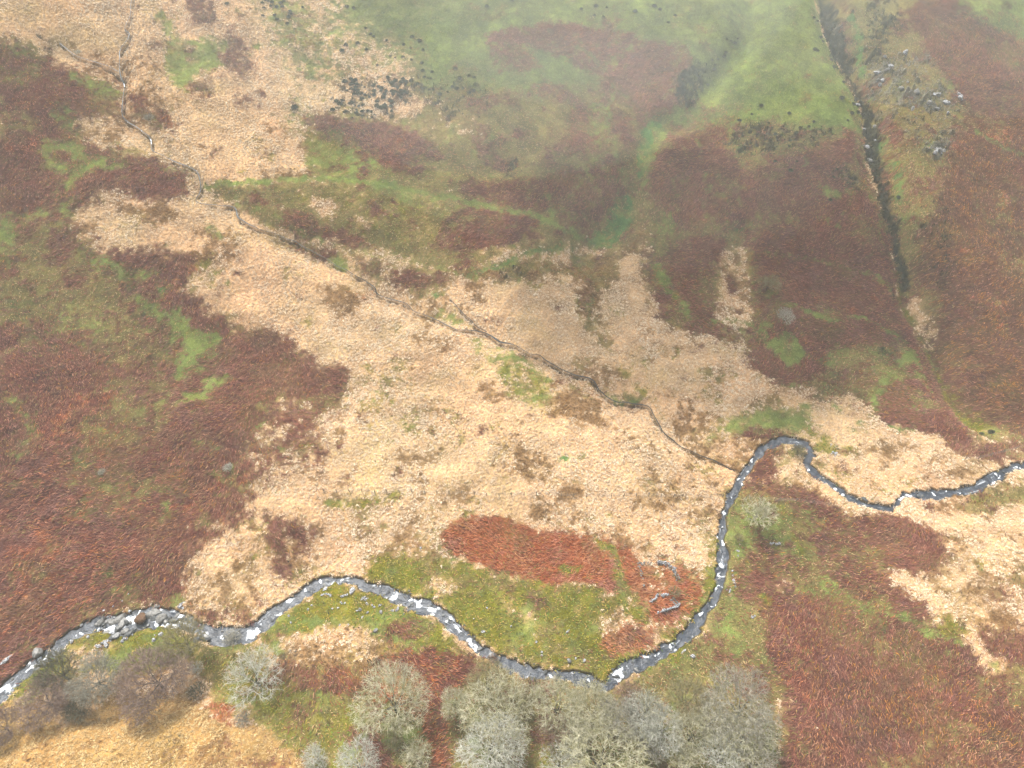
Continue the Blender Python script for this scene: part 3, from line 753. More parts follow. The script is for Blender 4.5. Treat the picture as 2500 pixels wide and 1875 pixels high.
def colour_of(s, x, y, spread=1.0):
    f = flow(x, y); u = x * np.cos(f) + y * np.sin(f); v = y * np.cos(f) - x * np.sin(f)
    t = np.clip(0.5 + 0.24 * rng.normal(0, 1, len(x)) * spread + 0.34 * vnoise(u / 3.0, v, 0.38, 113) + 0.28 * fbm(x, y, 2.4, 3, 111) + 0.2 * fbm(x, y, 17, 2, 112), 0, 1)[:, None]
    c = BC1[s] * (1 - t) + BC0[s] * t
    b = np.isin(s, [SI['B'], SI['R'], SI['O']])
    h = np.clip(0.6 * fbm(x, y, 4, 3, 117), -0.45, 0.45)[:, None]; lum = c.mean(1, keepdims=True)
    mauve = lum * np.array([1.5, 0.86, 0.76]); ochre = lum * np.array([1.42, 1.04, 0.56])
    c = np.where(b[:, None], c * (1 - np.abs(h)) + np.where(h > 0, mauve, ochre) * np.abs(h), c)
    gn = np.isin(s, [SI['Y'], SI['L'], SI['G'], SI['H']]); h = np.clip(0.9 * fbm(x, y, 2.6, 3, 118), -0.5, 0.5)[:, None]
    green = lum * np.array([0.82, 1.18, 0.5]); straw = lum * np.array([1.32, 1.08, 0.6])
    c = np.where(gn[:, None], c * (1 - np.abs(h)) + np.where(h > 0, green, straw) * np.abs(h), c)
    return c * (1 + 0.07 * rng.normal(0, 1, (len(x), 1)))
# tan moor grass: tussocks of leaning blades
def cells(size):                                  # the heads of the tussocks: one to each cell of the uneven ground
    L = np.random.default_rng(501).random((3, 256, 256)).astype(np.float32)
    iu, iv = np.meshgrid(np.arange(int(-VX / size), int(VX / size)), np.arange(int(VY0 / size), int(VY1 / size)), indexing='ij')
    x = (iu + L[0][iu & 255, iv & 255]) * size; y = (iv + L[1][iu & 255, iv & 255]) * size
    x, y = x.ravel(), y.ravel(); k = in_view(x, y); return x[k], y[k]
x, y = cells(0.52); xb, yb = scatter(1.8); x = np.r_[x, xb]; y = np.r_[y, yb]
s = species(x, y, 0.3); k = np.isin(s, [SI['T'], SI['A'], SI['K']]) & off_water(x, y, 0.1)
x, y, s = x[k], y[k], s[k]
# gather the seeds towards the tussock heads so that dark gaps open between them
NB = 9
lean = flow(x, y) + rng.normal(0, 0.9, len(x))
cc = colour_of(s, x, y)
size = rng.uniform(0.7, 1.3, len(x)) * np.where(vnoise(x, y, 6, 77) > -0.1, 1, 0.8)
X6 = np.repeat(x, NB) + rng.normal(0, 0.1, len(x) * NB); Y6 = np.repeat(y, NB) + rng.normal(0, 0.1, len(x) * NB)
th = np.repeat(lean, NB) + rng.normal(0, 1.1, len(X6)); sz = np.repeat(size, NB)
c6 = np.repeat(cc, NB, 0) * (1 + 0.13 * rng.normal(0, 1, (len(X6), 1)))
m_blade = attr_mat('dry_blades', 0.12, 2.0)
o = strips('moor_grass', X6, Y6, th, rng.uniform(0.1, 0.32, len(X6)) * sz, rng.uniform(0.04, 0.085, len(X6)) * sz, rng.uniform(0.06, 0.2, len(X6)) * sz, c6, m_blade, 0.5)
tag(o, 'pale tan tussocks of dead moor grass covering the middle of the valley and the near left knoll', 'grass', kind='stuff')
# dead bracken: long fronds combed one way
x, y = scatter(20); s = species(x, y, 0.75); k = np.isin(s, [SI['B'], SI['O'], SI['R']]) & off_water(x, y)
x, y, s = x[k], y[k], s[k]
th = flow(x, y) + rng.normal(0, 0.42, len(x)) + np.where(s == SI['O'], 0.3, 0)
c = colour_of(s, x, y, 1.15)
am = (rng.random(len(x)) < np.where(s == SI['R'], 0.1, 0.03) * (1 + 1.6 * fbm(x, y, 2.2, 2, 115)))[:, None]
ol = (rng.random(len(x)) < 0.09 * (1 + 1.8 * fbm(x, y, 3.0, 3, 116)))[:, None]; c = np.where(ol, alb((146, 130, 74)) * (0.7 + 0.5 * rng.random((len(x), 1))), c)
pk = (rng.random(len(x)) < 0.06)[:, None]; c = np.where(pk, alb((206, 150, 120)), c)
c = np.where(am, alb((196, 134, 58)) * (0.85 + 0.3 * rng.random((len(x), 1))), c)
sv = rng.random(len(x))
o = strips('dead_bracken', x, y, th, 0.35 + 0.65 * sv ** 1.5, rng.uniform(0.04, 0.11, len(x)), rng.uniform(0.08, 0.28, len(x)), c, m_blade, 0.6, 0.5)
tag(o, 'red-brown dead bracken lying in combed swathes on the slopes left, right and across the stream', 'bracken', kind='stuff')
# grass, moss and mixed turf
x, y = scatter(9); s = species(x, y, 0.75); k = np.isin(s, [SI[c] for c in 'GEYLH']) & off_water(x, y, 0.05)
x, y, s = x[k], y[k], s[k]
c = colour_of(s, x, y, 1.7)
mix = rng.random(len(x)); isl = (s == SI['L'])
c = np.where((isl & (mix < 0.22))[:, None], alb((158, 96, 70)), c)
c = np.where((isl & (mix > 0.85))[:, None], alb((212, 180, 130)), c)
c = np.where(((s == SI['Y']) & (mix < 0.16))[:, None], alb((206, 168, 100)), c)
c = np.where(((s == SI['Y']) & (mix > 0.84))[:, None], alb((112, 142, 58)), c)
L = np.where(isl | (s == SI['Y']), rng.uniform(0.25, 0.6, len(x)), rng.uniform(0.12, 0.3, len(x)))
L = np.where(s == SI['H'], L * 2.0, L)
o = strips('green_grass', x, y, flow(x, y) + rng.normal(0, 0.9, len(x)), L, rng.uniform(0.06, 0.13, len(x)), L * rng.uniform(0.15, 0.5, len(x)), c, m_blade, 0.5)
tag(o, 'green and mossy yellow-green grass along the stream banks, sheep tracks and upper pasture', 'grass', kind='stuff')
# heather, scree litter
x, y = scatter(10); s = species(x, y, 0.75); k = np.isin(s, [SI['D'], SI['S']])
x, y, s = x[k], y[k], s[k]
c = colour_of(s, x, y, 1.2)
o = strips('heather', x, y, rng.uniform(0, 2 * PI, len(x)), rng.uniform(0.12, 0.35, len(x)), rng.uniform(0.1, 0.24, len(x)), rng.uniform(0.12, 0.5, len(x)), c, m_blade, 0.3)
tag(o, 'dark heather and grey stony litter down the crag gully and on the upper slope', 'heather', kind='stuff')
# ------------------------------------------------------------------ water
FOAM = P('7,1486,20 60,1436,9 90,1419,9 147,1376,7 170,1363,7 202,1351,5 227,1356,18 273,1336,20 298,1321,9 340,1319,14 333,1346,12 353,1346,10 '
 '373,1351,12 389,1333,15 450,1368,12 480,1379,6 543,1363,18 553,1349,11 593,1324,6 620,1289,14 660,1266,9 690,1248,13 710,1250,8 730,1252,8 '
 '747,1243,14 817,1266,9 850,1286,17 883,1296,11 902,1299,14 935,1316,15 970,1336,9 989,1358,12 1020,1383,10 1024,1393,10 1190,1459,10 '
 '1180,1454,5 1273,1469,9 1337,1453,17 1337,1464,10 1360,1441,8 1400,1419,8 1454,1393,12 1424,1413,9 1516,1329,7 1542,1308,5 1556,1266,5 '
 '1562,1219,10 1562,1239,9 1559,1169,8 1556,1163,8 1559,1139,8 1628,991,6 1612,1017,7 1603,1030,5 1600,1044,5 1581,1071,4 1574,1089,4 '
 '1570,1102,7 1558,1140,7 1555,1164,8 1740,993,9 1750,1012,8 1804,1050,5 1821,1061,6 1947,1075,7 1954,1070,6 1974,1068,6 2017,1063,5 '
 '2047,1061,5 2074,1060,5 2151,1038,9 2161,1025,5 2197,1008,7 2211,1010,6')
BFOAM = P('267,183,6 267,70,4 262,125,4 325,303,8 327,312,6 310,280,3 280,265,3 1390,907,3 500,362,3')
fp = at(FOAM[:, 0], FOAM[:, 1]); fr = FOAM[:, 2] * np.hypot(np.hypot(fp[:, 0], fp[:, 1]), 108) / FL * 0.5
bp = at(BFOAM[:, 0], BFOAM[:, 1]); br = BFOAM[:, 2] * 170 / FL * 0.5
def water(name, ch, spots, rad, step, extra, amp, thr):
    d = np.r_[0, np.cumsum(np.linalg.norm(np.diff(ch.p, axis=0), axis=1))]; n = int(d[-1] / step)
    t = np.linspace(0, d[-1], n); cx = np.interp(t, d, ch.p[:, 0]); cy = np.interp(t, d, ch.p[:, 1]); w_ = np.interp(t, d, ch.w); z = np.interp(t, d, ch.z)
    tx = np.gradient(cx); ty = np.gradient(cy); l = np.hypot(tx, ty) + 1e-9; nx_, ny_ = -ty / l, tx / l
    m = max(3, int((w_.max() + extra) / step) + 1); u = np.linspace(-0.5, 0.5, m)[None, :]
    wx = cx[:, None] + nx_[:, None] * u * (w_[:, None] + extra); wy = cy[:, None] + ny_[:, None] * u * (w_[:, None] + extra)
    wz = (z[:, None] - ch.drop) + 0 * u
    foam = np.zeros(wx.shape)
    jx = wx + 0.8 * vnoise(wx, wy, 0.8, 121) + 0.3 * vnoise(wx, wy, 0.35, 128); jy = wy + 0.5 * vnoise(wx, wy, 0.8, 122) + 0.3 * vnoise(wx, wy, 0.35, 129)
    for (a, b), r in zip(spots, rad):
        foam = np.maximum(foam, np.exp(-((jx - a) ** 2 + (jy - b) ** 2) / (r * 0.95) ** 2))
    along = (t[:, None] + 0 * u)
    streak = vnoise(along, u * 9 + 0 * along, 1.3, 123) * 0.55 + vnoise(along, u * 30 + 0 * along, 0.7, 124) * 0.35
    foam = foam * 1.0 + 0.34 * streak + thr * smooth(0.3, 0.8, streak + 0.3 * vnoise(wx, wy, 7, 126))
    wz = wz + amp * (fbm(wx, wy, 1.0, 2, 127) + 1.2 * np.clip(foam, 0, 1))
    vi = np.arange(wx.size, dtype=np.int32).reshape(wx.shape)
    q = np.stack([vi[:-1, :-1], vi[1:, :-1], vi[1:, 1:], vi[:-1, 1:]], -1).reshape(-1, 4)
    o = mesh_obj(name, np.stack([wx, wy, wz], -1).reshape(-1, 3), q, m_water, None, True, extra={'foam': foam.ravel()})
    return tag(o, kind='structure')
m_water, nt_, b_ = new_mat('stream_water', 0.3, 0.3)
fa = N(nt_, 'ShaderNodeAttribute', attribute_name='foam'); ge = N(nt_, 'ShaderNodeNewGeometry')
n1 = N(nt_, 'ShaderNodeTexNoise', Scale=4.2, Detail=6.0, Roughness=0.8, Distortion=2.0); nt_.links.new(ge.outputs['Position'], n1.inputs['Vector'])
ad = N(nt_, 'ShaderNodeMath', operation='MULTIPLY_ADD'); ad.inputs[1].default_value = 1.5; nt_.links.new(n1.outputs['Fac'], ad.inputs[0]); nt_.links.new(fa.outputs['Fac'], ad.inputs[2])
rp = N(nt_, 'ShaderNodeMapRange'); rp.inputs['From Min'].default_value = 0.98; rp.inputs['From Max'].default_value = 1.62; nt_.links.new(ad.outputs[0], rp.inputs['Value'])
n2 = N(nt_, 'ShaderNodeTexNoise', Scale=1.4, Detail=3.0); nt_.links.new(ge.outputs['Position'], n2.inputs['Vector'])
r2 = N(nt_, 'ShaderNodeValToRGB'); r2.color_ramp.elements[0].position = 0.35; r2.color_ramp.elements[1].position = 0.7
r2.color_ramp.elements[0].color = (*(alb((34, 42, 54))), 1); r2.color_ramp.elements[1].color = (*(alb((74, 82, 94))), 1); nt_.links.new(n2.outputs['Fac'], r2.inputs[0])
mx = N(nt_, 'ShaderNodeMix', data_type='RGBA'); nt_.links.new(rp.outputs[0], mx.inputs['Factor']); nt_.links.new(r2.outputs[0], mx.inputs['A']); mx.inputs['B'].default_value = (0.78, 0.82, 0.86, 1)
nt_.links.new(mx.outputs['Result'], b_.inputs['Base Color'])
mr = N(nt_, 'ShaderNodeMapRange'); mr.inputs['To Min'].default_value = 0.3; mr.inputs['To Max'].default_value = 0.8; nt_.links.new(rp.outputs[0], mr.inputs['Value']); nt_.links.new(mr.outputs[0], b_.inputs['Roughness'])
n3 = N(nt_, 'ShaderNodeTexNoise', Scale=5.0, Detail=4.0); nt_.links.new(ge.outputs['Position'], n3.inputs['Vector'])
bu = N(nt_, 'ShaderNodeBump', Strength=0.7, Distance=0.15); nt_.links.new(n3.outputs['Fac'], bu.inputs['Height']); nt_.links.new(bu.outputs[0], b_.inputs['Normal'])
water('river_water', river, fp, fr, 0.14, 0.9, 0.07, 0.2)
m_riv = m_water; m_water = m_riv.copy(); m_water.name = 'peaty_water'; m_water.node_tree.nodes['Principled BSDF'].inputs['Specular IOR Level'].default_value = 0.12
for n_ in m_water.node_tree.nodes:
    if n_.type == 'VALTORGB': n_.color_ramp.elements[0].color = (*alb((30, 30, 28)), 1); n_.color_ramp.elements[1].color = (*alb((60, 62, 60)), 1)
water('brook_water', brook, bp, br, 0.14, 0.05, 0.02, -0.2)
for c_ in sides: water('brook_water', c_, bp, br, 0.16, 0.05, 0.02, 0.0)
# ------------------------------------------------------------------ trees
def tubes(seg, k=3):
    """seg: list of (a, b, ra, rb) -> prism mesh"""
    A = np.array([s[0] for s in seg]); B = np.array([s[1] for s in seg]); ra = np.array([s[2] for s in seg]); rb = np.array([s[3] for s in seg])
    d = B - A; l = np.linalg.norm(d, axis=1)[:, None] + 1e-9; d = d / l
    ref = np.where(np.abs(d[:, 2:3]) > 0.9, [[1.0, 0, 0]], [[0, 0, 1.0]]); u = np.cross(d, ref); u /= np.linalg.norm(u, axis=1)[:, None] + 1e-9; v = np.cross(d, u)
    co = np.zeros((len(A), 2 * k, 3))
    for i in range(k):
        t = 2 * PI * i / k; o = u * math.cos(t) + v * math.sin(t)
        co[:, i] = A + o * ra[:, None]; co[:, k + i] = B + o * rb[:, None]
    b = (np.arange(len(A)) * 2 * k)[:, None]
    q = np.concatenate([b + [i, (i + 1) % k, k + (i + 1) % k, k + i] for i in range(k)])
    return co.reshape(-1, 3), q
def grow(seed, H, R, npts, shell, flat=0.75, base=0.3, stems=1, tip=0.7, gn=0.03, wig=0.14, spread_low=0.0):
    """a bare winter tree: crown ends are spread in a dome, then joined back, fork by fork, to the stem"""
    g = np.random.default_rng(seed)
    # lobed crown outline: clumps of branch ends with thinner places between
    lob = g.normal(0, 1, (17, 3)); lob[:, 2] = np.abs(lob[:, 2]) * 0.9 - 0.15; lob /= np.linalg.norm(lob, axis=1)[:, None]; la = g.uniform(0.5, 1.25, 17)
    p = g.normal(0, 1, (npts * 5, 3)); p /= np.linalg.norm(p, axis=1)[:, None]; p = p[p[:, 2] > -0.35 - spread_low]
    al = np.clip((p @ lob.T - 0.72) / 0.28, 0, 1); best = (al * la).max(1)
    k_ = g.random(len(p)) < 0.22 + 0.9 * best; p = p[k_][:npts]; best = best[k_][:npts]
    rad = 0.74 + 0.4 * best + 0.05 * g.normal(0, 1, len(p))
    rr = 1 - shell * g.random(len(p)) ** 1.5
    cz = base * H + (1 - base) * H * 0.45
    pts = np.stack([p[:, 0] * R * rad * rr, p[:, 1] * R * rad * rr, cz + p[:, 2] * (H - cz) * rad * rr], 1)
    limbs, twigs = [], []
    def edge(a, b, ra, rb, out, n=2):
        L = np.linalg.norm(b - a); q = [a]
        for i in range(1, n):
            q.append(a + (b - a) * i / n + g.normal(0, wig * L / n, 3))
        q.append(b)
        for i in range(n):
            out.append((q[i], q[i + 1], ra + (rb - ra) * i / n, ra + (rb - ra) * (i + 1) / n))
    def join(a, pts, r, lev):
        n = len(pts)
        if n <= 5:
            for t in pts:
                edge(a, t, max(r * 0.8, gn * 0.9), gn * 0.45, twigs, 2)
                d = (t - a); L = np.linalg.norm(d)
                for _ in range(2):
                    s = a + d * g.uniform(0.35, 1.0); e_ = s + d * 0.25 + g.normal(0, 1, 3) * tip * 0.45 * np.array([1, 1, 0.8])
                    edge(s, e_, gn * 0.6, gn * 0.35, twigs, 1)
            return
        k = 6 if lev == 0 else (4 if lev < 3 else 3)
        k = min(k, n); cen = pts[g.choice(n, k, replace=False)]
        for _ in range(2):
            lab = np.argmin(((pts[:, None] - cen[None]) ** 2).sum(2), 1)
            cen = np.array([pts[lab == j].mean(0) if (lab == j).any() else cen[j] for j in range(k)])
        for j in range(k):
            s = pts[lab == j]
            if not len(s): continue
            f = (0.42, 0.5, 0.55, 0.6, 0.6, 0.6)[min(lev, 5)]
            b = a + (cen[j] - a) * f; b[2] -= 0.04 * R * (lev < 2)
            rb = max(gn, r * (len(s) / n) ** 0.42)
            edge(a, b, min(r, rb * 1.25), rb, limbs if lev < 1 else twigs, 3 if lev < 2 else 2)
            join(b, s, rb, lev + 1)
    r0 = 0.02 * H + 0.008 * R
    if stems == 1:
        top = np.array([g.normal(0, 0.04 * H), g.normal(0, 0.04 * H), base * H])
        edge(np.array([0, 0, -0.5]), top, r0 * 1.35, r0, limbs, 4); join(top, pts, r0, 0)
    else:
        an = np.arctan2(pts[:, 1], pts[:, 0]); lab = ((an + PI) / (2 * PI) * stems).astype(int) % stems
        for j in range(stems):
            s = pts[lab == j]
            if len(s) < 2: continue
            m_ = s.mean(0); top = np.array([m_[0] * 0.3, m_[1] * 0.3, base * H])
            edge(np.array([g.normal(0, 0.1), g.normal(0, 0.1), -0.4]), top, r0 * 0.7, r0 * 0.5, limbs, 3); join(top, s, r0 * 0.5, 1)
    return limbs, twigs
def bark(name, c0, c1, scale=6):
    m, nt, b = new_mat(name); ge = N(nt, 'ShaderNodeTexCoord'); n = N(nt, 'ShaderNodeTexNoise', Scale=scale, Detail=3.0); nt.links.new(ge.outputs['Object'], n.inputs['Vector'])
    r = N(nt, 'ShaderNodeValToRGB'); r.color_ramp.elements[0].position = 0.38; r.color_ramp.elements[1].position = 0.62
    r.color_ramp.elements[0].color = (*alb(c0), 1); r.color_ramp.elements[1].color = (*alb(c1), 1)
    nt.links.new(n.outputs['Fac'], r.inputs[0]); nt.links.new(r.outputs[0], b.inputs['Base Color']); return m
M_trunk = bark('dark_bark', (66, 60, 50), (110, 104, 84), 3)
M_moss = bark('mossy_bark', (110, 108, 48), (150, 144, 70), 3)
TW = {'oak': bark('lichen_twigs', (176, 172, 124), (238, 232, 200), 1.1), 'olive': bark('olive_twigs', (140, 130, 84), (180, 170, 128), 1.1),
      'pale': bark('pale_twigs', (190, 192, 168), (244, 242, 228), 1.1), 'purple': bark('purple_twigs', (136, 112, 100), (176, 152, 138), 1.1),
      'dark': bark('dark_twigs', (100, 96, 72), (140, 134, 106), 1.1), 'grey': bark('grey_twigs', (148, 144, 126), (204, 198, 178), 1.1),
      'rose': bark('rose_twigs', (150, 118, 100), (182, 152, 132), 1.1)}
PROTO = {}
def proto(kind, v):
    key = (kind, v)
    if key in PROTO: return PROTO[key]
    sd = 300 + 17 * v + sum(map(ord, kind))
    if kind == 'oak': l, t = grow(sd, 9, 6, 1900, 0.5, gn=0.028, tip=0.95)
    elif kind == 'olive': l, t = grow(sd, 8, 4.5, 1300, 0.55, gn=0.032, tip=0.9)
    elif kind == 'pale': l, t = grow(sd, 7, 5, 800, 0.7, gn=0.028, tip=0.9)
    elif kind == 'purple': l, t = grow(sd, 8.5, 6, 2800, 0.5, gn=0.033, tip=0.8, wig=0.09)
    elif kind == 'dark': l, t = grow(sd, 7, 4, 1100, 0.65, gn=0.036, tip=0.8)
    elif kind == 'haw': l, t = grow(sd, 5, 3, 560, 0.75, gn=0.032, tip=0.75, base=0.22)
    elif kind == 'shrub': l, t = grow(sd, 2.6, 1.7, 240, 0.7, gn=0.03, tip=0.4, base=0.12, stems=4)
    else: l, t = grow(sd, 10, 3.5, 60, 0.9, gn=0.05, tip=0.9, base=0.3, stems=3)
    out = []
    for nm, s, kk in (('trunk', l, 5), ('crown', t, 3)):
        co, q = tubes(s, kk); me = mesh_obj(nm, co, q, M_trunk); m_ = me.data; bpy.data.objects.remove(me); out.append(m_)
    zc = {'oak': 5.5, 'olive': 5, 'pale': 4.3, 'purple': 5.3, 'dark': 4.3, 'haw': 3.1, 'shrub': 1.5, 'twist': 5.5}[kind]
    PROTO[key] = (out, zc); return PROTO[key]
RAD0 = {'oak': 6, 'olive': 4.5, 'pale': 5, 'purple': 6, 'dark': 4, 'haw': 3, 'shrub': 1.7, 'twist': 3.5}
NAME = {'haw': 'hawthorn_tree', 'shrub': 'bare_shrub', 'oak': 'oak_tree'}
G1 = 'bare winter trees along the near stream bank'; G2 = 'lichen-covered oaks of the wood at the bottom edge'
def tree(px, py, dia, kind, tint, v, label, group=None, zs=1.0, cat='tree', trunk=None):
    if group == G2: py += 13
    (mt, mc), zc = proto(kind, v)
    a = at([px], [py], 0.0)[0]; dist = math.hypot(math.hypot(a[0], a[1]), CAM_H)
    R = dia / 2 * dist / FL; s = R / RAD0[kind] * (0.88 if group == G2 else 0.84); sz = s * zs if kind in ('haw', 'shrub') else (0.4 + 0.55 * s) * zs
    c = at([px], [py], zc * sz * 0.9)[0]; z = ground_z(c[0], c[1])[0]
    o = bpy.data.objects.new(NAME.get(kind, 'bare_tree'), None); C.objects.link(o); o.empty_display_size = 0.5
    o.location = (c[0], c[1], z); o.rotation_euler = (0, 0, (v * 2.4 + px * 0.013) % 6.28); o.scale = (s, s, sz)
    for nm, me, m in (('trunk', mt, trunk or M_trunk), ('crown', mc, TW[tint])):
        k = bpy.data.objects.new(nm, me); C.objects.link(k); k.parent = o
        k.material_slots[0].link = 'OBJECT'; k.material_slots[0].material = m
    tag(o, label, cat, group); return o
T_ = tree
T_(393, 1388, 95, 'olive', 'olive', 0, 'olive-grey bare tree leaning over the stream just above the big purple-brown tree', G1)
T_(323, 1468, 142, 'purple', 'purple', 0, 'largest purple-brown bare tree at the upper edge of the near left tan knoll', G1, 1.0)
T_(207, 1466, 100, 'purple', 'grey', 1, 'grey bare tree between the big purple-brown tree and the dark forked tree', G1)
T_(92, 1512, 100, 'purple', 'purple', 2, 'low purple-grey bare tree at the left tip of the tan knoll', G1, 0.8)
T_(125, 1452, 85, 'dark', 'dark', 0, 'dark olive forked tree closest to the lower left reach of the stream', G1)
T_(-2, 1572, 70, 'purple', 'purple', 1, 'bare brown-grey tree cut off by the left edge of the picture', G1, 0.8)
T_(422, 1440, 32, 'shrub', 'pale', 0, 'tiny pale leafless tree just right of the big purple-brown tree', G1, cat='shrub')
T_(165, 1528, 55, 'dark', 'dark', 1, 'dark scrubby tree in the notch of the tan knoll below the grey tree', G1, 0.7)
T_(543, 1458, 128, 'pale', 'pale', 0, 'sparse whitish lichen-grey tree alone on the mossy bank left of centre')
T_(522, 1550, 34, 'shrub', 'grey', 1, 'small grey bush beside the orange bracken patch on the knoll edge', cat='shrub')
T_(680, 1630, 58, 'haw', 'pale', 0, 'small pale tree on the right end of the tan knoll at the bottom edge')
T_(420, 1490, 44, 'shrub', 'dark', 2, 'dark bush under the right side of the big purple-brown tree', G1, cat='shrub')
T_(847, 1517, 160, 'oak', 'oak', 0, 'large round yellow-grey oak standing apart on the left of the wood, red bracken above it')
T_(900, 1632, 70, 'haw', 'oak', 1, 'small pale oak below and right of the large round oak, at the bottom edge')
T_(774, 1646, 88, 'olive', 'pale', 1, 'whitish tree cut off by the bottom edge, below the large round oak')
T_(850, 1588, 60, 'haw', 'olive', 2, 'low olive bush tucked under the large round oak')
T_(984, 1507, 66, 'olive', 'oak', 2, 'small upright oak at the left front of the wood beside the red bracken strip', G2)
T_(1057, 1466, 92, 'olive', 'olive', 1, 'brown-olive bare tree at the top left of the wood near the stream', G2)
T_(1080, 1533, 160, 'oak', 'oak', 1, 'broad pale green oak forming the left flank of the wood', G2)
T_(1064, 1602, 148, 'oak', 'pale', 2, 'whitish oak below the broad pale green oak, lowest on the left of the wood', G2, 0.9)
T_(1204, 1508, 106, 'olive', 'oak', 0, 'slender oak in the upper middle of the wood under the mossy trunk over the stream', G2, 1.1)
T_(1198, 1563, 80, 'pale', 'rose', 1, 'pinkish sparse oak with red bracken showing through, left middle of the wood', G2, 1.2)
T_(1280, 1522, 118, 'oak', 'oak', 2, 'tall grey oak with two thin dark trunks in the centre of the wood', G2, 1.1)
T_(1337, 1540, 92, 'olive', 'grey', 2, 'narrow grey oak right of the tall one in the centre of the wood', G2, 1.1)
T_(1297, 1628, 178, 'oak', 'oak', 3, 'widest oak of the wood, centre of its bottom edge over bright moss', G2, 0.75)
T_(1212, 1640, 86, 'pale', 'pale', 2, 'thin whitish oak at the bottom edge left of the widest oak', G2)
T_(1392, 1534, 86, 'olive', 'pale', 0, 'whitish crowned oak on a long bare trunk right of the wood centre', G2, 1.2)
T_(1357, 1490, 66, 'haw', 'rose', 3, 'rosy brown rounded bush beside the stream at the top of the wood', G2)
T_(1290, 1462, 56, 'twist', 'olive', 0, 'mossy yellow-green trunk with grey twigs reaching across the stream bend', G2, 0.8, trunk=M_moss)
T_(1153, 1472, 48, 'shrub', 'olive', 1, 'small ochre bush between the stream and the top left of the wood', G2, cat='shrub')
T_(1404, 1500, 76, 'twist', 'oak', 1, 'twisted many-stemmed tree with yellowish bare stems at the top right of the wood', G2, 1.1)
T_(1433, 1563, 88, 'oak', 'pale', 0, 'pale bushy oak right of the long trunk, mid right of the wood', G2, 1.1)
T_(1405, 1600, 70, 'haw', 'grey', 0, 'short grey oak over the dark forked trunks, lower right of the wood', G2)
T_(1490, 1500, 92, 'olive', 'olive', 2, 'brownish oak left of the ring-shaped big oak at the top right of the wood', G2)
T_(1600, 1520, 150, 'oak', 'grey', 1, 'great spreading grey oak at the upper right corner of the wood, touching red bracken', G2)
T_(1540, 1545, 88, 'olive', 'oak', 3, 'domed pale oak just inside the great spreading oak', G2)
T_(1612, 1578, 118, 'pale', 'oak', 3, 'thin-crowned oak on the right edge of the wood below the great spreading oak', G2)
T_(1494, 1574, 88, 'oak', 'oak', 4, 'grey-green oak left of the thin-crowned right edge oak', G2)
T_(1632, 1632, 96, 'pale', 'grey', 4, 'last oak at the bottom right corner of the wood', G2)
T_(1560, 1622, 92, 'pale', 'pale', 1, 'whitish sparse oak over bright moss near the bottom right of the wood', G2)
T_(1480, 1632, 70, 'haw', 'oak', 1, 'small round oak at the bottom edge left of the bright moss', G2)
T_(1125, 1500, 60, 'haw', 'olive', 3, 'dense small oak behind the broad pale green one', G2)
T_(1245, 1580, 70, 'haw', 'oak', 2, 'small oak between the pinkish sparse oak and the widest oak', G2)
T_(1640, 1106, 80, 'haw', 'oak', 1, 'round grey-green hawthorn right of the stream bend with bright grass round it', zs=1.1)
T_(1662, 612, 50, 'haw', 'olive', 2, 'grey hawthorn alone in pinkish bracken right of the tan strip')
T_(1696, 686, 42, 'pale', 'pale', 3, 'small pale tilted thorn above the green diamond of grass')
T_(1458, 1277, 32, 'shrub', 'olive', 3, 'drab olive bush inside the ruined stone fold', cat='shrub')
T_(220, 1020, 18, 'shrub', 'grey', 0, 'tiny round grey bush alone in the big left bracken slope', cat='shrub', zs=0.6)
T_(492, 1008, 24, 'shrub', 'pale', 1, 'tiny whitish sapling in bracken near the edge of the tan grass', cat='shrub')
T_(1724, 973, 38, 'haw', 'dark', 0, 'dark brown bush on the inside of the hairpin bend of the stream', cat='shrub', zs=0.8)
T_(1595, 1160, 26, 'shrub', 'olive', 2, 'little olive bush just right of the stream below the hawthorn', cat='shrub')
T_(163, 103, 13, 'shrub', 'pale', 2, 'tiny bluish-grey thorn at the end of the short gully, top left', cat='shrub')
T_(320, 253, 22, 'shrub', 'grey', 3, 'small grey-green thorn right of the upper brook', cat='shrub')
T_(1064, 1420, 28, 'shrub', 'rose', 0, 'brown leafless bush leaning over the stream upstream of the wood', cat='shrub')
T_(874, 1443, 26, 'shrub', 'rose', 1, 'faint rosy bush in red bracken above the large round oak', cat='shrub')
T_(497, 1372, 40, 'haw', 'grey', 1, 'thin grey bush overhanging the stream right of the olive-grey tree', cat='shrub', zs=0.7)
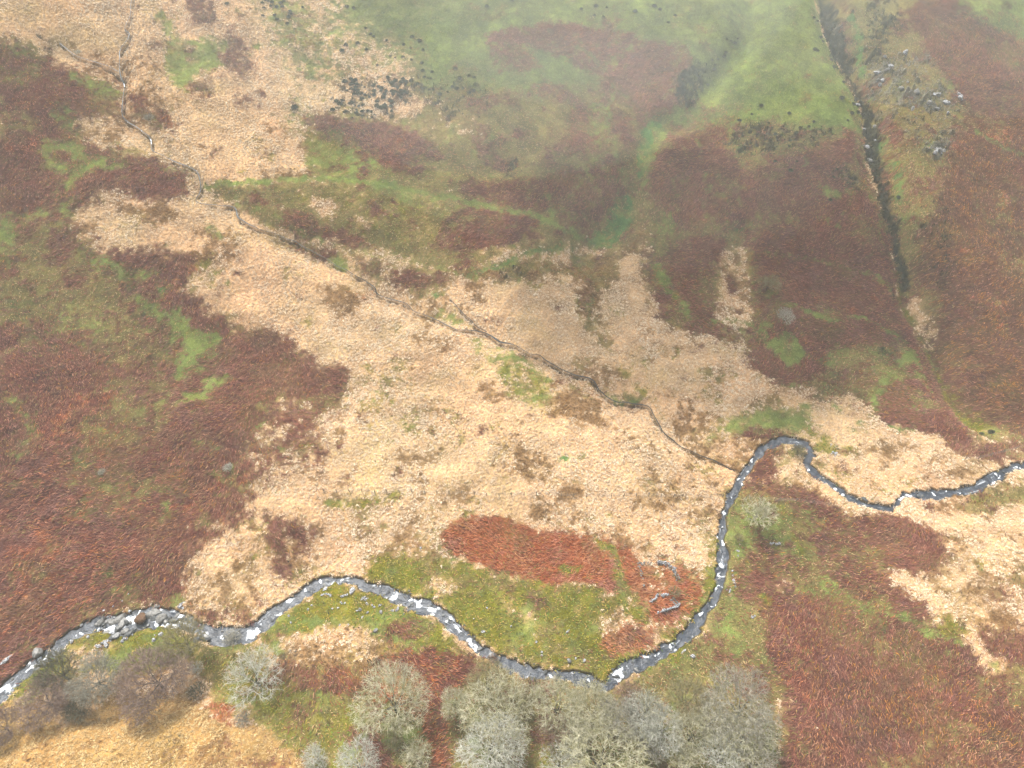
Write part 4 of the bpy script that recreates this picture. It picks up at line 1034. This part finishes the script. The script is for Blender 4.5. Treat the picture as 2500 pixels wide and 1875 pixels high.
# ------------------------------------------------------------------ stones
def rock_mesh(seed, flat=0.6, long=1.0):
    bm = bmesh.new(); bmesh.ops.create_icosphere(bm, subdivisions=3, radius=0.5)
    g = np.random.default_rng(seed); pl = g.normal(0, 1, (11, 3)); pl /= np.linalg.norm(pl, axis=1)[:, None]; d = g.uniform(0.28, 0.46, 11)
    for v in bm.verts:
        p = np.array(v.co); n = p / np.linalg.norm(p)
        r = min([0.5] + [dd / max(1e-3, float(n @ q)) for q, dd in zip(pl, d) if n @ q > 0.3])
        r *= 1 + 0.04 * math.sin(p[0] * 19 + seed) * math.cos(p[1] * 17)
        v.co = n * r * np.array([long, 1, flat])
    me = bpy.data.meshes.new('boulder'); bm.to_mesh(me); bm.free(); return me
def stone_mat(name, c0, c1, spot, amt, sc_=4.0, rough=0.8):
    m, nt, b = new_mat(name, rough, 0.3); ge = N(nt, 'ShaderNodeNewGeometry')
    n = N(nt, 'ShaderNodeTexNoise', Scale=sc_, Detail=5.0); n2 = N(nt, 'ShaderNodeTexNoise', Scale=sc_ * 1.7, Detail=4.0, Roughness=0.7)
    for q in (n, n2): nt.links.new(ge.outputs['Position'], q.inputs['Vector'])
    r = N(nt, 'ShaderNodeValToRGB'); r.color_ramp.elements[0].position = 0.35; r.color_ramp.elements[1].position = 0.65
    r.color_ramp.elements[0].color = (*alb(c0), 1); r.color_ramp.elements[1].color = (*alb(c1), 1); nt.links.new(n.outputs['Fac'], r.inputs[0])
    k = N(nt, 'ShaderNodeMapRange'); k.inputs['From Min'].default_value = amt; k.inputs['From Max'].default_value = amt + 0.06; nt.links.new(n2.outputs['Fac'], k.inputs['Value'])
    mx = N(nt, 'ShaderNodeMix', data_type='RGBA'); nt.links.new(k.outputs[0], mx.inputs['Factor']); nt.links.new(r.outputs[0], mx.inputs['A']); mx.inputs['B'].default_value = (*alb(spot), 1)
    nt.links.new(mx.outputs['Result'], b.inputs['Base Color']); bu = N(nt, 'ShaderNodeBump', Strength=0.6, Distance=0.06); nt.links.new(n.outputs['Fac'], bu.inputs['Height']); nt.links.new(bu.outputs[0], b.inputs['Normal'])
    return m
S_pale = stone_mat('lichened_stone', (84, 82, 80), (130, 128, 126), (232, 234, 238), 0.5)
S_grey = stone_mat('grey_stone', (100, 98, 94), (148, 146, 140), (205, 205, 205), 0.66, rough=0.5)
S_wet = stone_mat('wet_stone', (50, 52, 54), (92, 94, 92), (190, 195, 200), 0.66, rough=0.35)
S_moss = stone_mat('mossy_stone', (92, 62, 42), (120, 84, 50), (140, 120, 50), 0.6)
RK = [rock_mesh(i, 0.55 + 0.08 * (i % 3)) for i in range(6)] + [rock_mesh(10, 0.4, 2.6), rock_mesh(11, 0.45, 2.2)]
for me in RK: me.materials.append(S_grey)
def rock(px, py, size, mat, label, group, v=0, cat='rock', rot=None, lift=0.0, zs=1.0):
    c = at([px], [py])[0]; d = math.hypot(math.hypot(c[0], c[1]), CAM_H); s = size * d / FL
    o = bpy.data.objects.new('boulder' if s > 0.9 else 'rock', RK[v % len(RK)]); C.objects.link(o)
    dr, zr = river.dist(np.array([c[0]]), np.array([c[1]])); z = ground_z(c[0], c[1])[0]
    if dr[0] < 0.2: z = max(z, zr[0] - river.drop - 0.05)
    o.location = (c[0], c[1], z + s * 0.12 + lift); o.scale = (s, s * (0.8 + 0.1 * (v % 4)), s * zs)
    o.rotation_euler = (0, 0, rot if rot is not None else (px * 1.7 + py) % 6.28)
    o.material_slots[0].link = 'OBJECT'; o.material_slots[0].material = mat
    return tag(o, label, cat, group)
def Q(s, ox, oy, k): a = P(s); a[:, 0] = ox + a[:, 0] * k; a[:, 1] = oy + a[:, 1] * k; return a
# scattered on the mossy bend
a = Q('460,375,34 485,365,24 520,360,30 550,365,26 575,382,36 730,400,34 760,395,30 805,380,20 720,480,26 740,500,26 775,495,26 1010,455,26 1030,440,34 '
      '1055,425,34 1060,455,28 1080,510,26 1150,530,28 1175,555,34 1250,540,30 1275,530,20 945,605,28 1085,630,36 1440,610,30 1490,590,34 110,500,34 320,520,26 275,575,28 '
      '605,570,24 685,560,28 1580,655,22 1010,700,24 500,290,34 40,750,26 830,800,26 10,660,30 715,800,22', 619.4, 1221, 0.16)
for i, (x, y, s) in enumerate(a):
    rock(x, y, s * 0.19, S_pale, 'white-spotted stone scattered on mossy grass inside the left river bend', 'white-spotted stones on the mossy bend', i)
rock(619.4 + 878 * .16, 1221 + 335 * .16, 9, S_pale, 'biggest white-streaked boulder on the mossy grass inside the river bend', None, 7, rot=1.3)
rock(619.4 + 985 * .16, 1221 + 590 * .16, 8, S_grey, 'flat mauve-grey slab among the white-spotted stones of the bend', None, 2)
rock(619.4 + 1270 * .16, 1221 + 628 * .16, 8.5, S_grey, 'round pinkish-grey stone at the right of the white-spotted stones', None, 3)
rock(619.4 + 1200 * .16, 1221 + 882 * .16, 11, S_grey, 'flat bluish-grey slab set in green grass below the scattered stones', None, 4)
rock(78, 1408, 21, S_grey, 'large round pale grey boulder at the left bank of the lower stream', None, 0, cat='boulder', lift=0.2)
rock(12, 1425, 9, S_pale, 'thin pale stone in the bracken at the far left above the stream', None, 6)
# rapids at the left: boulders in the water, then on its banks
R8 = lambda s: Q(s, 177, 1265.3, 0.12)
rock(*R8('1030,570,1')[0][:2], 27, S_moss, 'big brown moss-topped boulder in the middle of the rapids', None, 1, cat='boulder', lift=0.25, rot=0.4)
rock(*R8('630,540,1')[0][:2], 15, S_grey, 'long smooth grey slab above the white rapids', None, 6, cat='boulder', rot=0.9)
rock(*R8('680,640,1')[0][:2], 13, S_grey, 'second smooth grey slab running down into the rapids', None, 7, cat='boulder', rot=1.5)
rock(*R8('850,850,1')[0][:2], 12, S_wet, 'long dark slab sticking out of the bank below the brown boulder', None, 6, cat='boulder', rot=0.8, lift=0.1)
rock(*R8('570,905,1')[0][:2], 11, S_wet, 'black wet slab on the bank below the first rapid', None, 7, cat='boulder', rot=0.55, lift=0.1)
rock(*R8('1400,560,1')[0][:2], 21, S_grey, 'broad flat grey-brown rock shelf right of the brown boulder', None, 2, cat='boulder', lift=0.05, zs=0.7)
rock(*R8('1655,600,1')[0][:2], 13, S_wet, 'dark boulder beside the last white fall of the rapids', None, 6, cat='boulder', rot=0.3)
rock(*R8('460,595,1')[0][:2], 13, S_grey, 'pinkish rounded boulder at the upper bank of the rapids', None, 3, cat='boulder')
a = R8('380,600,60 350,520,50 270,600,80 600,740,80 740,790,90 760,620,80 1200,480,90 1240,530,60 1480,620,70 1560,560,60 1320,560,50 560,850,60 1560,700,60 620,850,50 1310,420,60 '
       '2170,920,110 200,640,60 320,660,50 830,630,45 1150,690,45 1290,330,60 1350,340,60 1700,500,50 2090,960,60')
for i, (x, y, s) in enumerate(a):
    rock(x, y, s * 0.17, S_wet if i % 2 else S_grey, 'wet dark stone standing in the white water of the left rapids', 'wet stones in the left rapids', i)
a = R8('500,510,40 440,490,45 390,500,34 530,830,34 620,840,34 500,950,30 750,940,50 720,990,45 790,950,34 400,1010,50 430,1070,60 350,1030,36 300,1090,44 420,1000,34 1420,870,60 '
       '1390,890,30 1290,970,45 70,890,36 1760,330,45 1740,370,50 1810,280,30 1800,390,26 510,325,26 790,105,20 680,230,22 335,400,26 900,870,24 1310,880,22')
for i, (x, y, s) in enumerate(a):
    rock(x, y, s * 0.17, S_pale, 'white-spotted dark stone on the bank beside the left rapids', 'white-spotted stones beside the left rapids', i + 2)
# stones along the stream further up
a = Q('1290,255,26 1240,250,22 1160,285,28 1650,340,34 1670,370,30 1640,380,26 1590,410,34 1680,500,30 1690,540,30 1950,520,40 1970,430,24 2110,655,36 2170,700,34 2150,770,34 '
      '640,140,24 520,150,34 480,170,26 1450,310,30 780,200,30 1380,340,30 1500,330,26 1900,560,26', 619.4, 1221, 0.16)
for i, (x, y, s) in enumerate(a):
    rock(x, y, s * 0.17, S_wet, 'dark wet stone between foam patches in the middle reach of the stream', 'dark stones in the middle reach', i)
a = Q('1265,840,20 1300,905,18 1300,925,14 1575,965,24 945,620,16 1100,740,16 1470,770,14 920,770,16 515,230,20 860,690,12 1520,950,14', 737, 1106, 1 / 3)
for i, (x, y, s) in enumerate(a):
    rock(x, y, s * 0.33, S_pale, 'small white stone dotted on the yellow-green meadow above the river loop', 'white stones on the yellow-green meadow', i)
rock(737 + 1478 / 3, 1106 + 968 / 3, 12, S_grey, 'mauve-grey flat stone near the lowest point of the river loop', None, 5)
rock(737 + 980 / 3, 1106 + 930 / 3, 20, S_wet, 'brown-black rock shelf in the stream upstream of the wood', None, 1, cat='boulder', zs=0.5)
a = Q('770,745,30 730,705,24 700,690,24 560,600,24 440,600,30 800,730,18 1780,1060,30 1840,1040,24 1920,1010,24 1820,1080,24 1760,1020,20 2140,850,20 2000,960,18 1230,1040,16 1400,1040,18 900,880,30 850,800,20', 737, 1106, 1 / 3)
for i, (x, y, s) in enumerate(a):
    rock(x, y, s * 0.26, S_wet, 'dark stone breaking the water of the river loop below the meadow', 'dark stones in the river loop', i)
a = Q('575,205,18 590,200,12 612,208,16 628,203,16', 1474, 1106, 1 / 3)
for i, (x, y, s) in enumerate(a): rock(x, y, s * 0.4, S_pale, 'white stone in the short row below the hawthorn', 'row of white stones below the hawthorn', i)
a = Q('325,380,16 330,410,14 335,440,18 340,460,16 345,480,12 290,500,12 310,510,12 358,255,12 360,285,12 372,210,10', 1474, 1106, 1 / 3)
for i, (x, y, s) in enumerate(a): rock(x, y, s * 0.36, S_pale, 'small pale stone in the tumbled line along the right bank', 'tumbled stones on the right bank', i)
a = Q('65,938,26 455,680,20 470,672,14 5,905,16', 1474, 1106, 1 / 3)
for i, (x, y, s) in enumerate(a): rock(x, y, s * 0.36, S_pale, 'pale stone in the green and rust tangle above the wood', 'pale stones above the wood', i + 3)
a = Q('1545,300,20 1540,320,14 1570,410,26 1600,430,34 1620,415,24 1550,432,20 1600,455,20', 1548.4, 911.3, 0.16)
for i, (x, y, s) in enumerate(a): rock(x, y, s * 0.2, S_pale, 'bright white stone in the little heap right of the hairpin bend', 'white stone heap by the hairpin bend', i)
g_ = np.random.default_rng(21)
for ci, (cx0, cy0, sx, sy, n) in enumerate(((2010, 215, 38, 14, 13), (1920, 150, 30, 20, 9), (2030, 325, 14, 8, 6), (1895, 250, 10, 40, 8))):
    for k in range(n):
        rock(cx0 + g_.normal(0, sx), cy0 + g_.normal(0, sy), g_.uniform(5, 11), S_pale if k % 2 else S_grey, 'grey crag stone on the broken ground beside the dark gully', 'crag stones beside the dark gully', k, zs=1.5)
# stones washed out along both edges of the stream
g_ = np.random.default_rng(9)
rc = catmull(RIVER, 4)
for lo, hi, n, lab, grp in ((0, 640, 38, 'grey stone at the water edge of the lower left stream', 'water edge stones, lower left'),
                            (640, 1480, 40, 'grey stone at the water edge along the river loop', 'water edge stones, river loop'),
                            (1480, 2200, 34, 'grey stone at the water edge of the upper right stream', 'water edge stones, upper right')):
    c = rc[(rc[:, 0] > lo) & (rc[:, 0] < hi)]
    for k in range(n):
        j = g_.integers(1, len(c) - 1); t = c[j + 1 if j + 1 < len(c) else j, :2] - c[j - 1, :2]; t = t / (np.hypot(*t) + 1e-6); side_ = g_.choice([-1, 1], p=[0.4, 0.6])
        q = c[j, :2] + g_.normal(0, 3, 2) + np.array([-t[1], t[0]]) * side_ * c[j, 2] * g_.uniform(0.3, 0.46)
        rock(q[0], q[1], g_.uniform(3.2, 7.5), [S_wet, S_grey, S_wet, S_pale][g_.integers(0, 4)], lab, grp, k)
# ------------------------------------------------------------------ ruined stone fold
WP = lambda s: Q(s, 1327.2, 1167.9, 0.128)
def ruin(s, h, wd, label, mat, gap=0.0, seed=0):
    a = WP(s); p = at(a[:, 0], a[:, 1]); d = np.r_[0, np.cumsum(np.linalg.norm(np.diff(p, axis=0), axis=1))]
    g = np.random.default_rng(seed); bm = bmesh.new()
    n = int(d[-1] / 0.2)
    c0 = p.mean(0); z0 = ground_z(*c0)[0]
    for lay in range(max(1, int(h / 0.2))):
        for t in np.linspace(0, d[-1], n):
            if g.random() < gap + 0.3 + lay * 0.12: continue
            for row in (-1, 1) if lay < h / 0.2 - 1 or g.random() < 0.8 else (0,):
                x = np.interp(t + g.normal(0, .05), d, p[:, 0]) + row * wd / 4 + g.normal(0, 0.07); y = np.interp(t, d, p[:, 1]) + row * wd / 4 * 0.7 + g.normal(0, 0.07)
                z = ground_z(x, y)[0] + 0.08 + lay * 0.2
                m = bmesh.ops.create_icosphere(bm, subdivisions=1, radius=0.13)
                sc3 = g.uniform(0.8, 1.5, 3) * np.array([1.1, 1, 0.7]); rz = g.uniform(0, 3.14); cs, sn = math.cos(rz), math.sin(rz)
                for v in m['verts']:
                    q = np.array(v.co) * sc3 * (1 + 0.12 * g.normal()); v.co = (x - c0[0] + q[0] * cs - q[1] * sn, y - c0[1] + q[0] * sn + q[1] * cs, z - z0 + q[2])
    me = bpy.data.meshes.new('dry_stone_wall'); bm.to_mesh(me); bm.free(); me.materials.append(mat)
    o = bpy.data.objects.new('dry_stone_wall', me); C.objects.link(o); o.location = (c0[0], c0[1], z0)
    return tag(o, label, 'wall')
ruin('740,380 800,385 860,402 920,420 980,462 1000,500 1012,530', 0.8, 0.5, 'brightest curved wall of tumbled white stones at the top right of the ruined fold', S_pale, 0, 1)
ruin('390,390 440,382 500,388 560,380 615,390', 0.4, 0.5, 'low broken wall of grey stones at the top left of the ruined fold', S_grey, 0.35, 2)
ruin('395,400 415,450 440,520 465,590 490,660 505,720 500,775', 0.4, 0.4, 'sunken left side wall of the ruined fold, half hidden in bracken', S_grey, 0.45, 3)
ruin('1030,570 1055,610 1075,650', 0.5, 0.6, 'short dark stub of wall above the olive bush of the ruined fold', S_grey, 0.1, 4)
ruin('610,1020 660,1010 700,980 710,935 745,918 780,930 830,940 905,932', 0.7, 0.45, 'upper wall of the small stone hut ruin, bent like an arch', S_pale, 0.1, 5)
ruin('975,990 1010,1010 1030,1045 1065,1090', 0.6, 0.6, 'short right-hand wall of the small stone hut ruin', S_grey, 0.1, 6)
ruin('1085,1095 1040,1115 960,1150 900,1175 860,1192 800,1195 730,1235', 0.8, 0.45, 'straight lower wall of the small stone hut ruin, white-topped', S_pale, 0, 7)
# ------------------------------------------------------------------ stock fences
wood = bark('weathered_wood', (120, 112, 98), (160, 152, 136), 8)
wire_m, _, wb = new_mat('fence_wire', 0.5, 0.5); wb.inputs['Base Color'].default_value = (*alb((150, 150, 146)), 1)
def fence(s, gap, label):
    a = P(s); p = at(a[:, 0], a[:, 1]); d = np.r_[0, np.cumsum(np.linalg.norm(np.diff(p, axis=0), axis=1))]
    n = min(98, int(d[-1] / gap) + 1); t = np.linspace(0, d[-1], n); x = np.interp(t, d, p[:, 0]); y = np.interp(t, d, p[:, 1]); z = ground_z(x, y)
    r = bpy.data.objects.new('wire_fence', None); C.objects.link(r); r.location = (x[0], y[0], z[0]); tag(r, label, 'fence')
    co, q = tubes([(np.array([0, 0, -0.3]), np.array([0, 0, 1.15]), 0.06, 0.055)], 6)
    co = np.vstack([co, [[0, 0, 1.17]]]); pm = mesh_obj('post', co, q, wood, tris=[(6 + i, 6 + (i + 1) % 6, 12) for i in range(6)]); me = pm.data; bpy.data.objects.remove(pm)
    for i in range(n):
        o = bpy.data.objects.new('post', me); C.objects.link(o); o.parent = r; o.location = (x[i] - x[0], y[i] - y[0], z[i] - z[0]); o.rotation_euler = (rng.normal(0, .05), rng.normal(0, .05), i)
    for h in (0.35, 0.7, 1.05):
        sg = [(np.array([x[i] - x[0], y[i] - y[0] - 0.06, z[i] - z[0] + h]), np.array([x[i + 1] - x[0], y[i + 1] - y[0] - 0.06, z[i + 1] - z[0] + h]), 0.012, 0.012) for i in range(n - 1)]
        co, q = tubes(sg, 3); mesh_obj('wire', co, q, wire_m, parent=r)
fence('700,1062 760,1063 870,1064 1000,1067 1130,1070 1300,1074 1440,1074 1560,1075', 2.2, 'long wire fence on thin posts crossing the tan grass to the stream')
fence('2080,997 2110,994 2160,982 2212,966 2270,948', 2.6, 'short wire fence climbing to the right edge above the upper stream')
fence('1612,1076 1640,1077 1700,1082 1790,1092', 2.4, 'wire fence going on from the right bank past the hawthorn')
# ------------------------------------------------------------------ gorse
def bush_mesh(seed):
    g = np.random.default_rng(seed); n = 420
    p = g.normal(0, 1, (n, 3)); p /= np.linalg.norm(p, axis=1)[:, None]; p[:, 2] = np.abs(p[:, 2])
    lob = g.normal(0, 1, (5, 3)); lob[:, 2] = abs(lob[:, 2]); lob /= np.linalg.norm(lob, axis=1)[:, None]
    r = (0.34 + 0.16 * np.maximum(0, (p @ lob.T)).max(1)) * g.uniform(0.6, 1.08, n); c = p * r[:, None] * [1, 1, 0.75]
    d = p + g.normal(0, 0.5, (n, 3)); d /= np.linalg.norm(d, axis=1)[:, None]; u = np.cross(d, g.normal(0, 1, (n, 3))); u /= np.linalg.norm(u, axis=1)[:, None]
    l = g.uniform(0.06, 0.14, n)[:, None]
    co = np.stack([c - u * 0.045, c + u * 0.045, c + d * l + u * 0.02, c + d * l - u * 0.02], 1).reshape(-1, 3)
    q = np.arange(n * 4).reshape(-1, 4)
    bm = bmesh.new(); bmesh.ops.create_icosphere(bm, subdivisions=2, radius=0.33)
    k = np.array([list(v.co) for v in bm.verts]) * [1, 1, 0.7]; k[:, 2] = np.maximum(k[:, 2], -0.12); k *= (1 + 0.12 * g.normal(0, 1, (len(k), 1))); t = [[v.index + len(co) for v in f.verts] for f in bm.faces]; bm.free()
    o = mesh_obj('gorse', np.vstack([co, k]), q, M_gorse, tris=t); me = o.data; bpy.data.objects.remove(o); return me
M_gorse = bark('gorse_green', (80, 86, 66), (122, 124, 94), 5)
BM = [bush_mesh(i) for i in range(5)]
def bush(px, py, size, label, group, i):
    c = at([px], [py])[0]; d = math.hypot(math.hypot(c[0], c[1]), CAM_H); s = size * d / FL
    o = bpy.data.objects.new('gorse_bush', BM[i % 5]); C.objects.link(o); o.location = (c[0], c[1], ground_z(c[0], c[1])[0] + 0.03 * s)
    o.scale = (s * (0.9 + 0.1 * (i % 4)), s, s * 0.9); o.rotation_euler = (0, 0, i * 1.3); return tag(o, label, 'bush', group)
DOT = [('160,185 190,220 210,235 165,320 105,280 295,262 405,290 460,240 510,268 530,325 450,312 320,365 350,375 400,370 455,388 525,407 235,425 30,290 5,330 80,55 40,45', 737, 'dark gorse bush dotted where pale grass meets hill pasture near the top', 'gorse on the pale grass edge'),
       ('530,460 590,465 740,445 830,495 860,500 770,510 540,500 580,510 720,565 790,570 830,600 860,590 750,575 690,600 640,610', 737, 'slate-dark gorse clump on the green slope right of the dense gorse', 'gorse on the green slope'),
       ('945,42 1110,10 1555,60 1650,38 1720,50 1905,75 2030,40 2065,60 2165,100 1700,110 2120,145 1640,100', 737, 'faint dark bush lost in mist on the pasture at the top edge', 'bushes in the mist at the top edge'),
       ('1700,20 1740,10 1820,20 1830,45 1710,50 1755,40 1790,45 1960,45 1705,105 1780,100 1795,125 1870,110 1880,90 1860,150 1880,75 1470,25 1720,5 1760,15 1840,10', 0, 'dark green gorse in the cluster at the top edge left of centre', 'gorse cluster at the top edge'),
       ('350,228 370,200 295,225 325,225 290,295 280,320 240,345 215,405 175,490 220,380 200,360', 1474, 'small dark bush of the row beside the teal gully streak', 'bushes beside the teal gully'),
       ('905,215 920,240 970,325 975,355 880,325 860,320 1030,375 990,410 1135,605 1035,628 890,90 860,90 1060,490 1170,640 1110,700', 1474, 'dark tuft on the light green field left of the crag gully', 'tufts left of the crag gully'),
       ('510,685 450,740 690,735 850,790 820,820 1075,770 370,780 560,800 580,830 760,830 740,860 870,850 920,870 640,880 700,910 440,930 390,880 850,900 600,870 690,950 550,860', 1474, 'dark heathery bush in the band below the light green field', 'bushes below the light green field'),
       ('960,1295 1000,1100 1030,1110 980,1150 1090,1120 1070,1180 1210,1160 600,1050 740,1050 700,1110', 1474, 'dark bush within the pinkish bracken below the light green field', 'bushes in the pinkish bracken')]
i = 0
for s, ox, lab, grp in DOT:
    for x, y in P(s):
        bush(ox + x / 3, y / 3, rng.uniform(4.5, 9), lab, grp, i); i += 1
bush(1474 + 1960 / 3, 553 + 1135 / 3, 9, 'left of two dark bushes on yellow-green grass near the right edge', 'pair of bushes near the right edge', 1)
bush(1474 + 2030 / 3, 553 + 1117 / 3, 11, 'right of two dark bushes on yellow-green grass near the right edge', 'pair of bushes near the right edge', 2)
bush(1951, 407, 8, 'black shadowy bush in the green bottom of the crag gully', None, 3)
bush(637, 233, 13, 'single dark round bush in the green-tinged grass left of the dense gorse', None, 4)
g_ = np.random.default_rng(5); cx_ = np.array([770, 800, 830, 850, 740, 870, 830, 770, 890]); cy_ = np.array([185, 205, 195, 225, 225, 200, 245, 240, 180])
k_ = 0
while k_ < 95:
    j = g_.integers(0, 9); x, y = cx_[j] + g_.normal(0, 20), cy_[j] + g_.normal(0, 9)
    if not (715 < x < 925 and 160 < y < 256) or (853 < x < 917 and 221 < y < 247): continue
    bush(x, y, g_.uniform(5, 10), 'gorse bush of the dense dark patch above the mauve bracken, upper left of centre', 'dense gorse patch', k_); k_ += 1
# ------------------------------------------------------------------ tell the members of a group apart: their order from the left
ORD = ('first second third fourth fifth sixth seventh eighth ninth tenth eleventh twelfth thirteenth fourteenth fifteenth sixteenth seventeenth eighteenth nineteenth '
       'twentieth').split(); ORD += ['twenty-' + w for w in ORD[:9]] + ['thirtieth'] + ['thirty-' + w for w in ORD[:9]] + ['fortieth']
grp = {}
for o in C.objects:
    if o.parent is None and 'group' in o and 'label' in o: grp.setdefault((o['group'], o['label']), []).append(o)
for (g_n, lb), os_ in grp.items():
    if 1 < len(os_) <= 40:
        d_ = sorted(os_, key=lambda o: o.location.x / (math.sin(RAD(PITCH)) * (CAM_H - o.location.z) + math.cos(RAD(PITCH)) * o.location.y))
        for i_, o in enumerate(d_): o['label'] = lb + ', ' + ORD[i_] + ' from left'
# ------------------------------------------------------------------ haze
hz_m = bpy.data.materials.new('haze_air'); hz_m.use_nodes = True; hn = hz_m.node_tree
hn.nodes.remove(hn.nodes['Principled BSDF']); pv = hn.nodes.new('ShaderNodeVolumePrincipled')
pv.inputs['Density'].default_value = HAZE; pv.inputs['Color'].default_value = (*HAZE_COL, 1); pv.inputs['Anisotropy'].default_value = 0.0
hn.links.new(pv.outputs[0], hn.nodes['Material Output'].inputs['Volume'])
zlo = float(GZ.min()) - 1.0; zhi = max(112.0, float(GZ.max()) + 1.5); hb = 565.0
v = [(x, y, z) for x in (-hb - 12, hb + 12) for y in (-hb - 12, hb + 12) for z in (zlo, zhi)]
hz = mesh_obj('haze', v, [(0, 1, 3, 2), (4, 6, 7, 5), (0, 4, 5, 1), (2, 3, 7, 6), (0, 2, 6, 4), (1, 5, 7, 3)], hz_m)
tag(hz, kind='stuff'); print('haze', zlo, zhi, 'axes', ax_[0], ax_[-1], ay_[0], ay_[-1])

# drifting cloud over the upper slope: soft-edged because a sight line cuts less of it towards the rim
mi_m = hz_m.copy(); mi_m.name = 'mist_air'; mi_m.node_tree.nodes['Principled Volume'].inputs['Density'].default_value = MIST
for (px, py, t, r) in MISTS:
    u_ = (px - FW / 2) / FL; v_ = (FH / 2 - py) / FL; p_ = RAD(PITCH)
    c_ = (u_ * t, (math.cos(p_) + v_ * math.sin(p_)) * t, CAM_H + (-math.sin(p_) + v_ * math.cos(p_)) * t)
    bm = bmesh.new(); bmesh.ops.create_icosphere(bm, subdivisions=4, radius=1.0)
    for v in bm.verts:
        k = 1 + 0.10 * math.sin(v.co.x * 4 + px) * math.cos(v.co.y * 3 + py)
        v.co = (v.co.x * r[0] * k, v.co.y * r[1] * k, v.co.z * r[2] * k)
    me = bpy.data.meshes.new('haze'); bm.to_mesh(me); bm.free(); me.materials.append(mi_m)
    o = bpy.data.objects.new('haze', me); C.objects.link(o); o.location = c_; tag(o, kind='stuff')
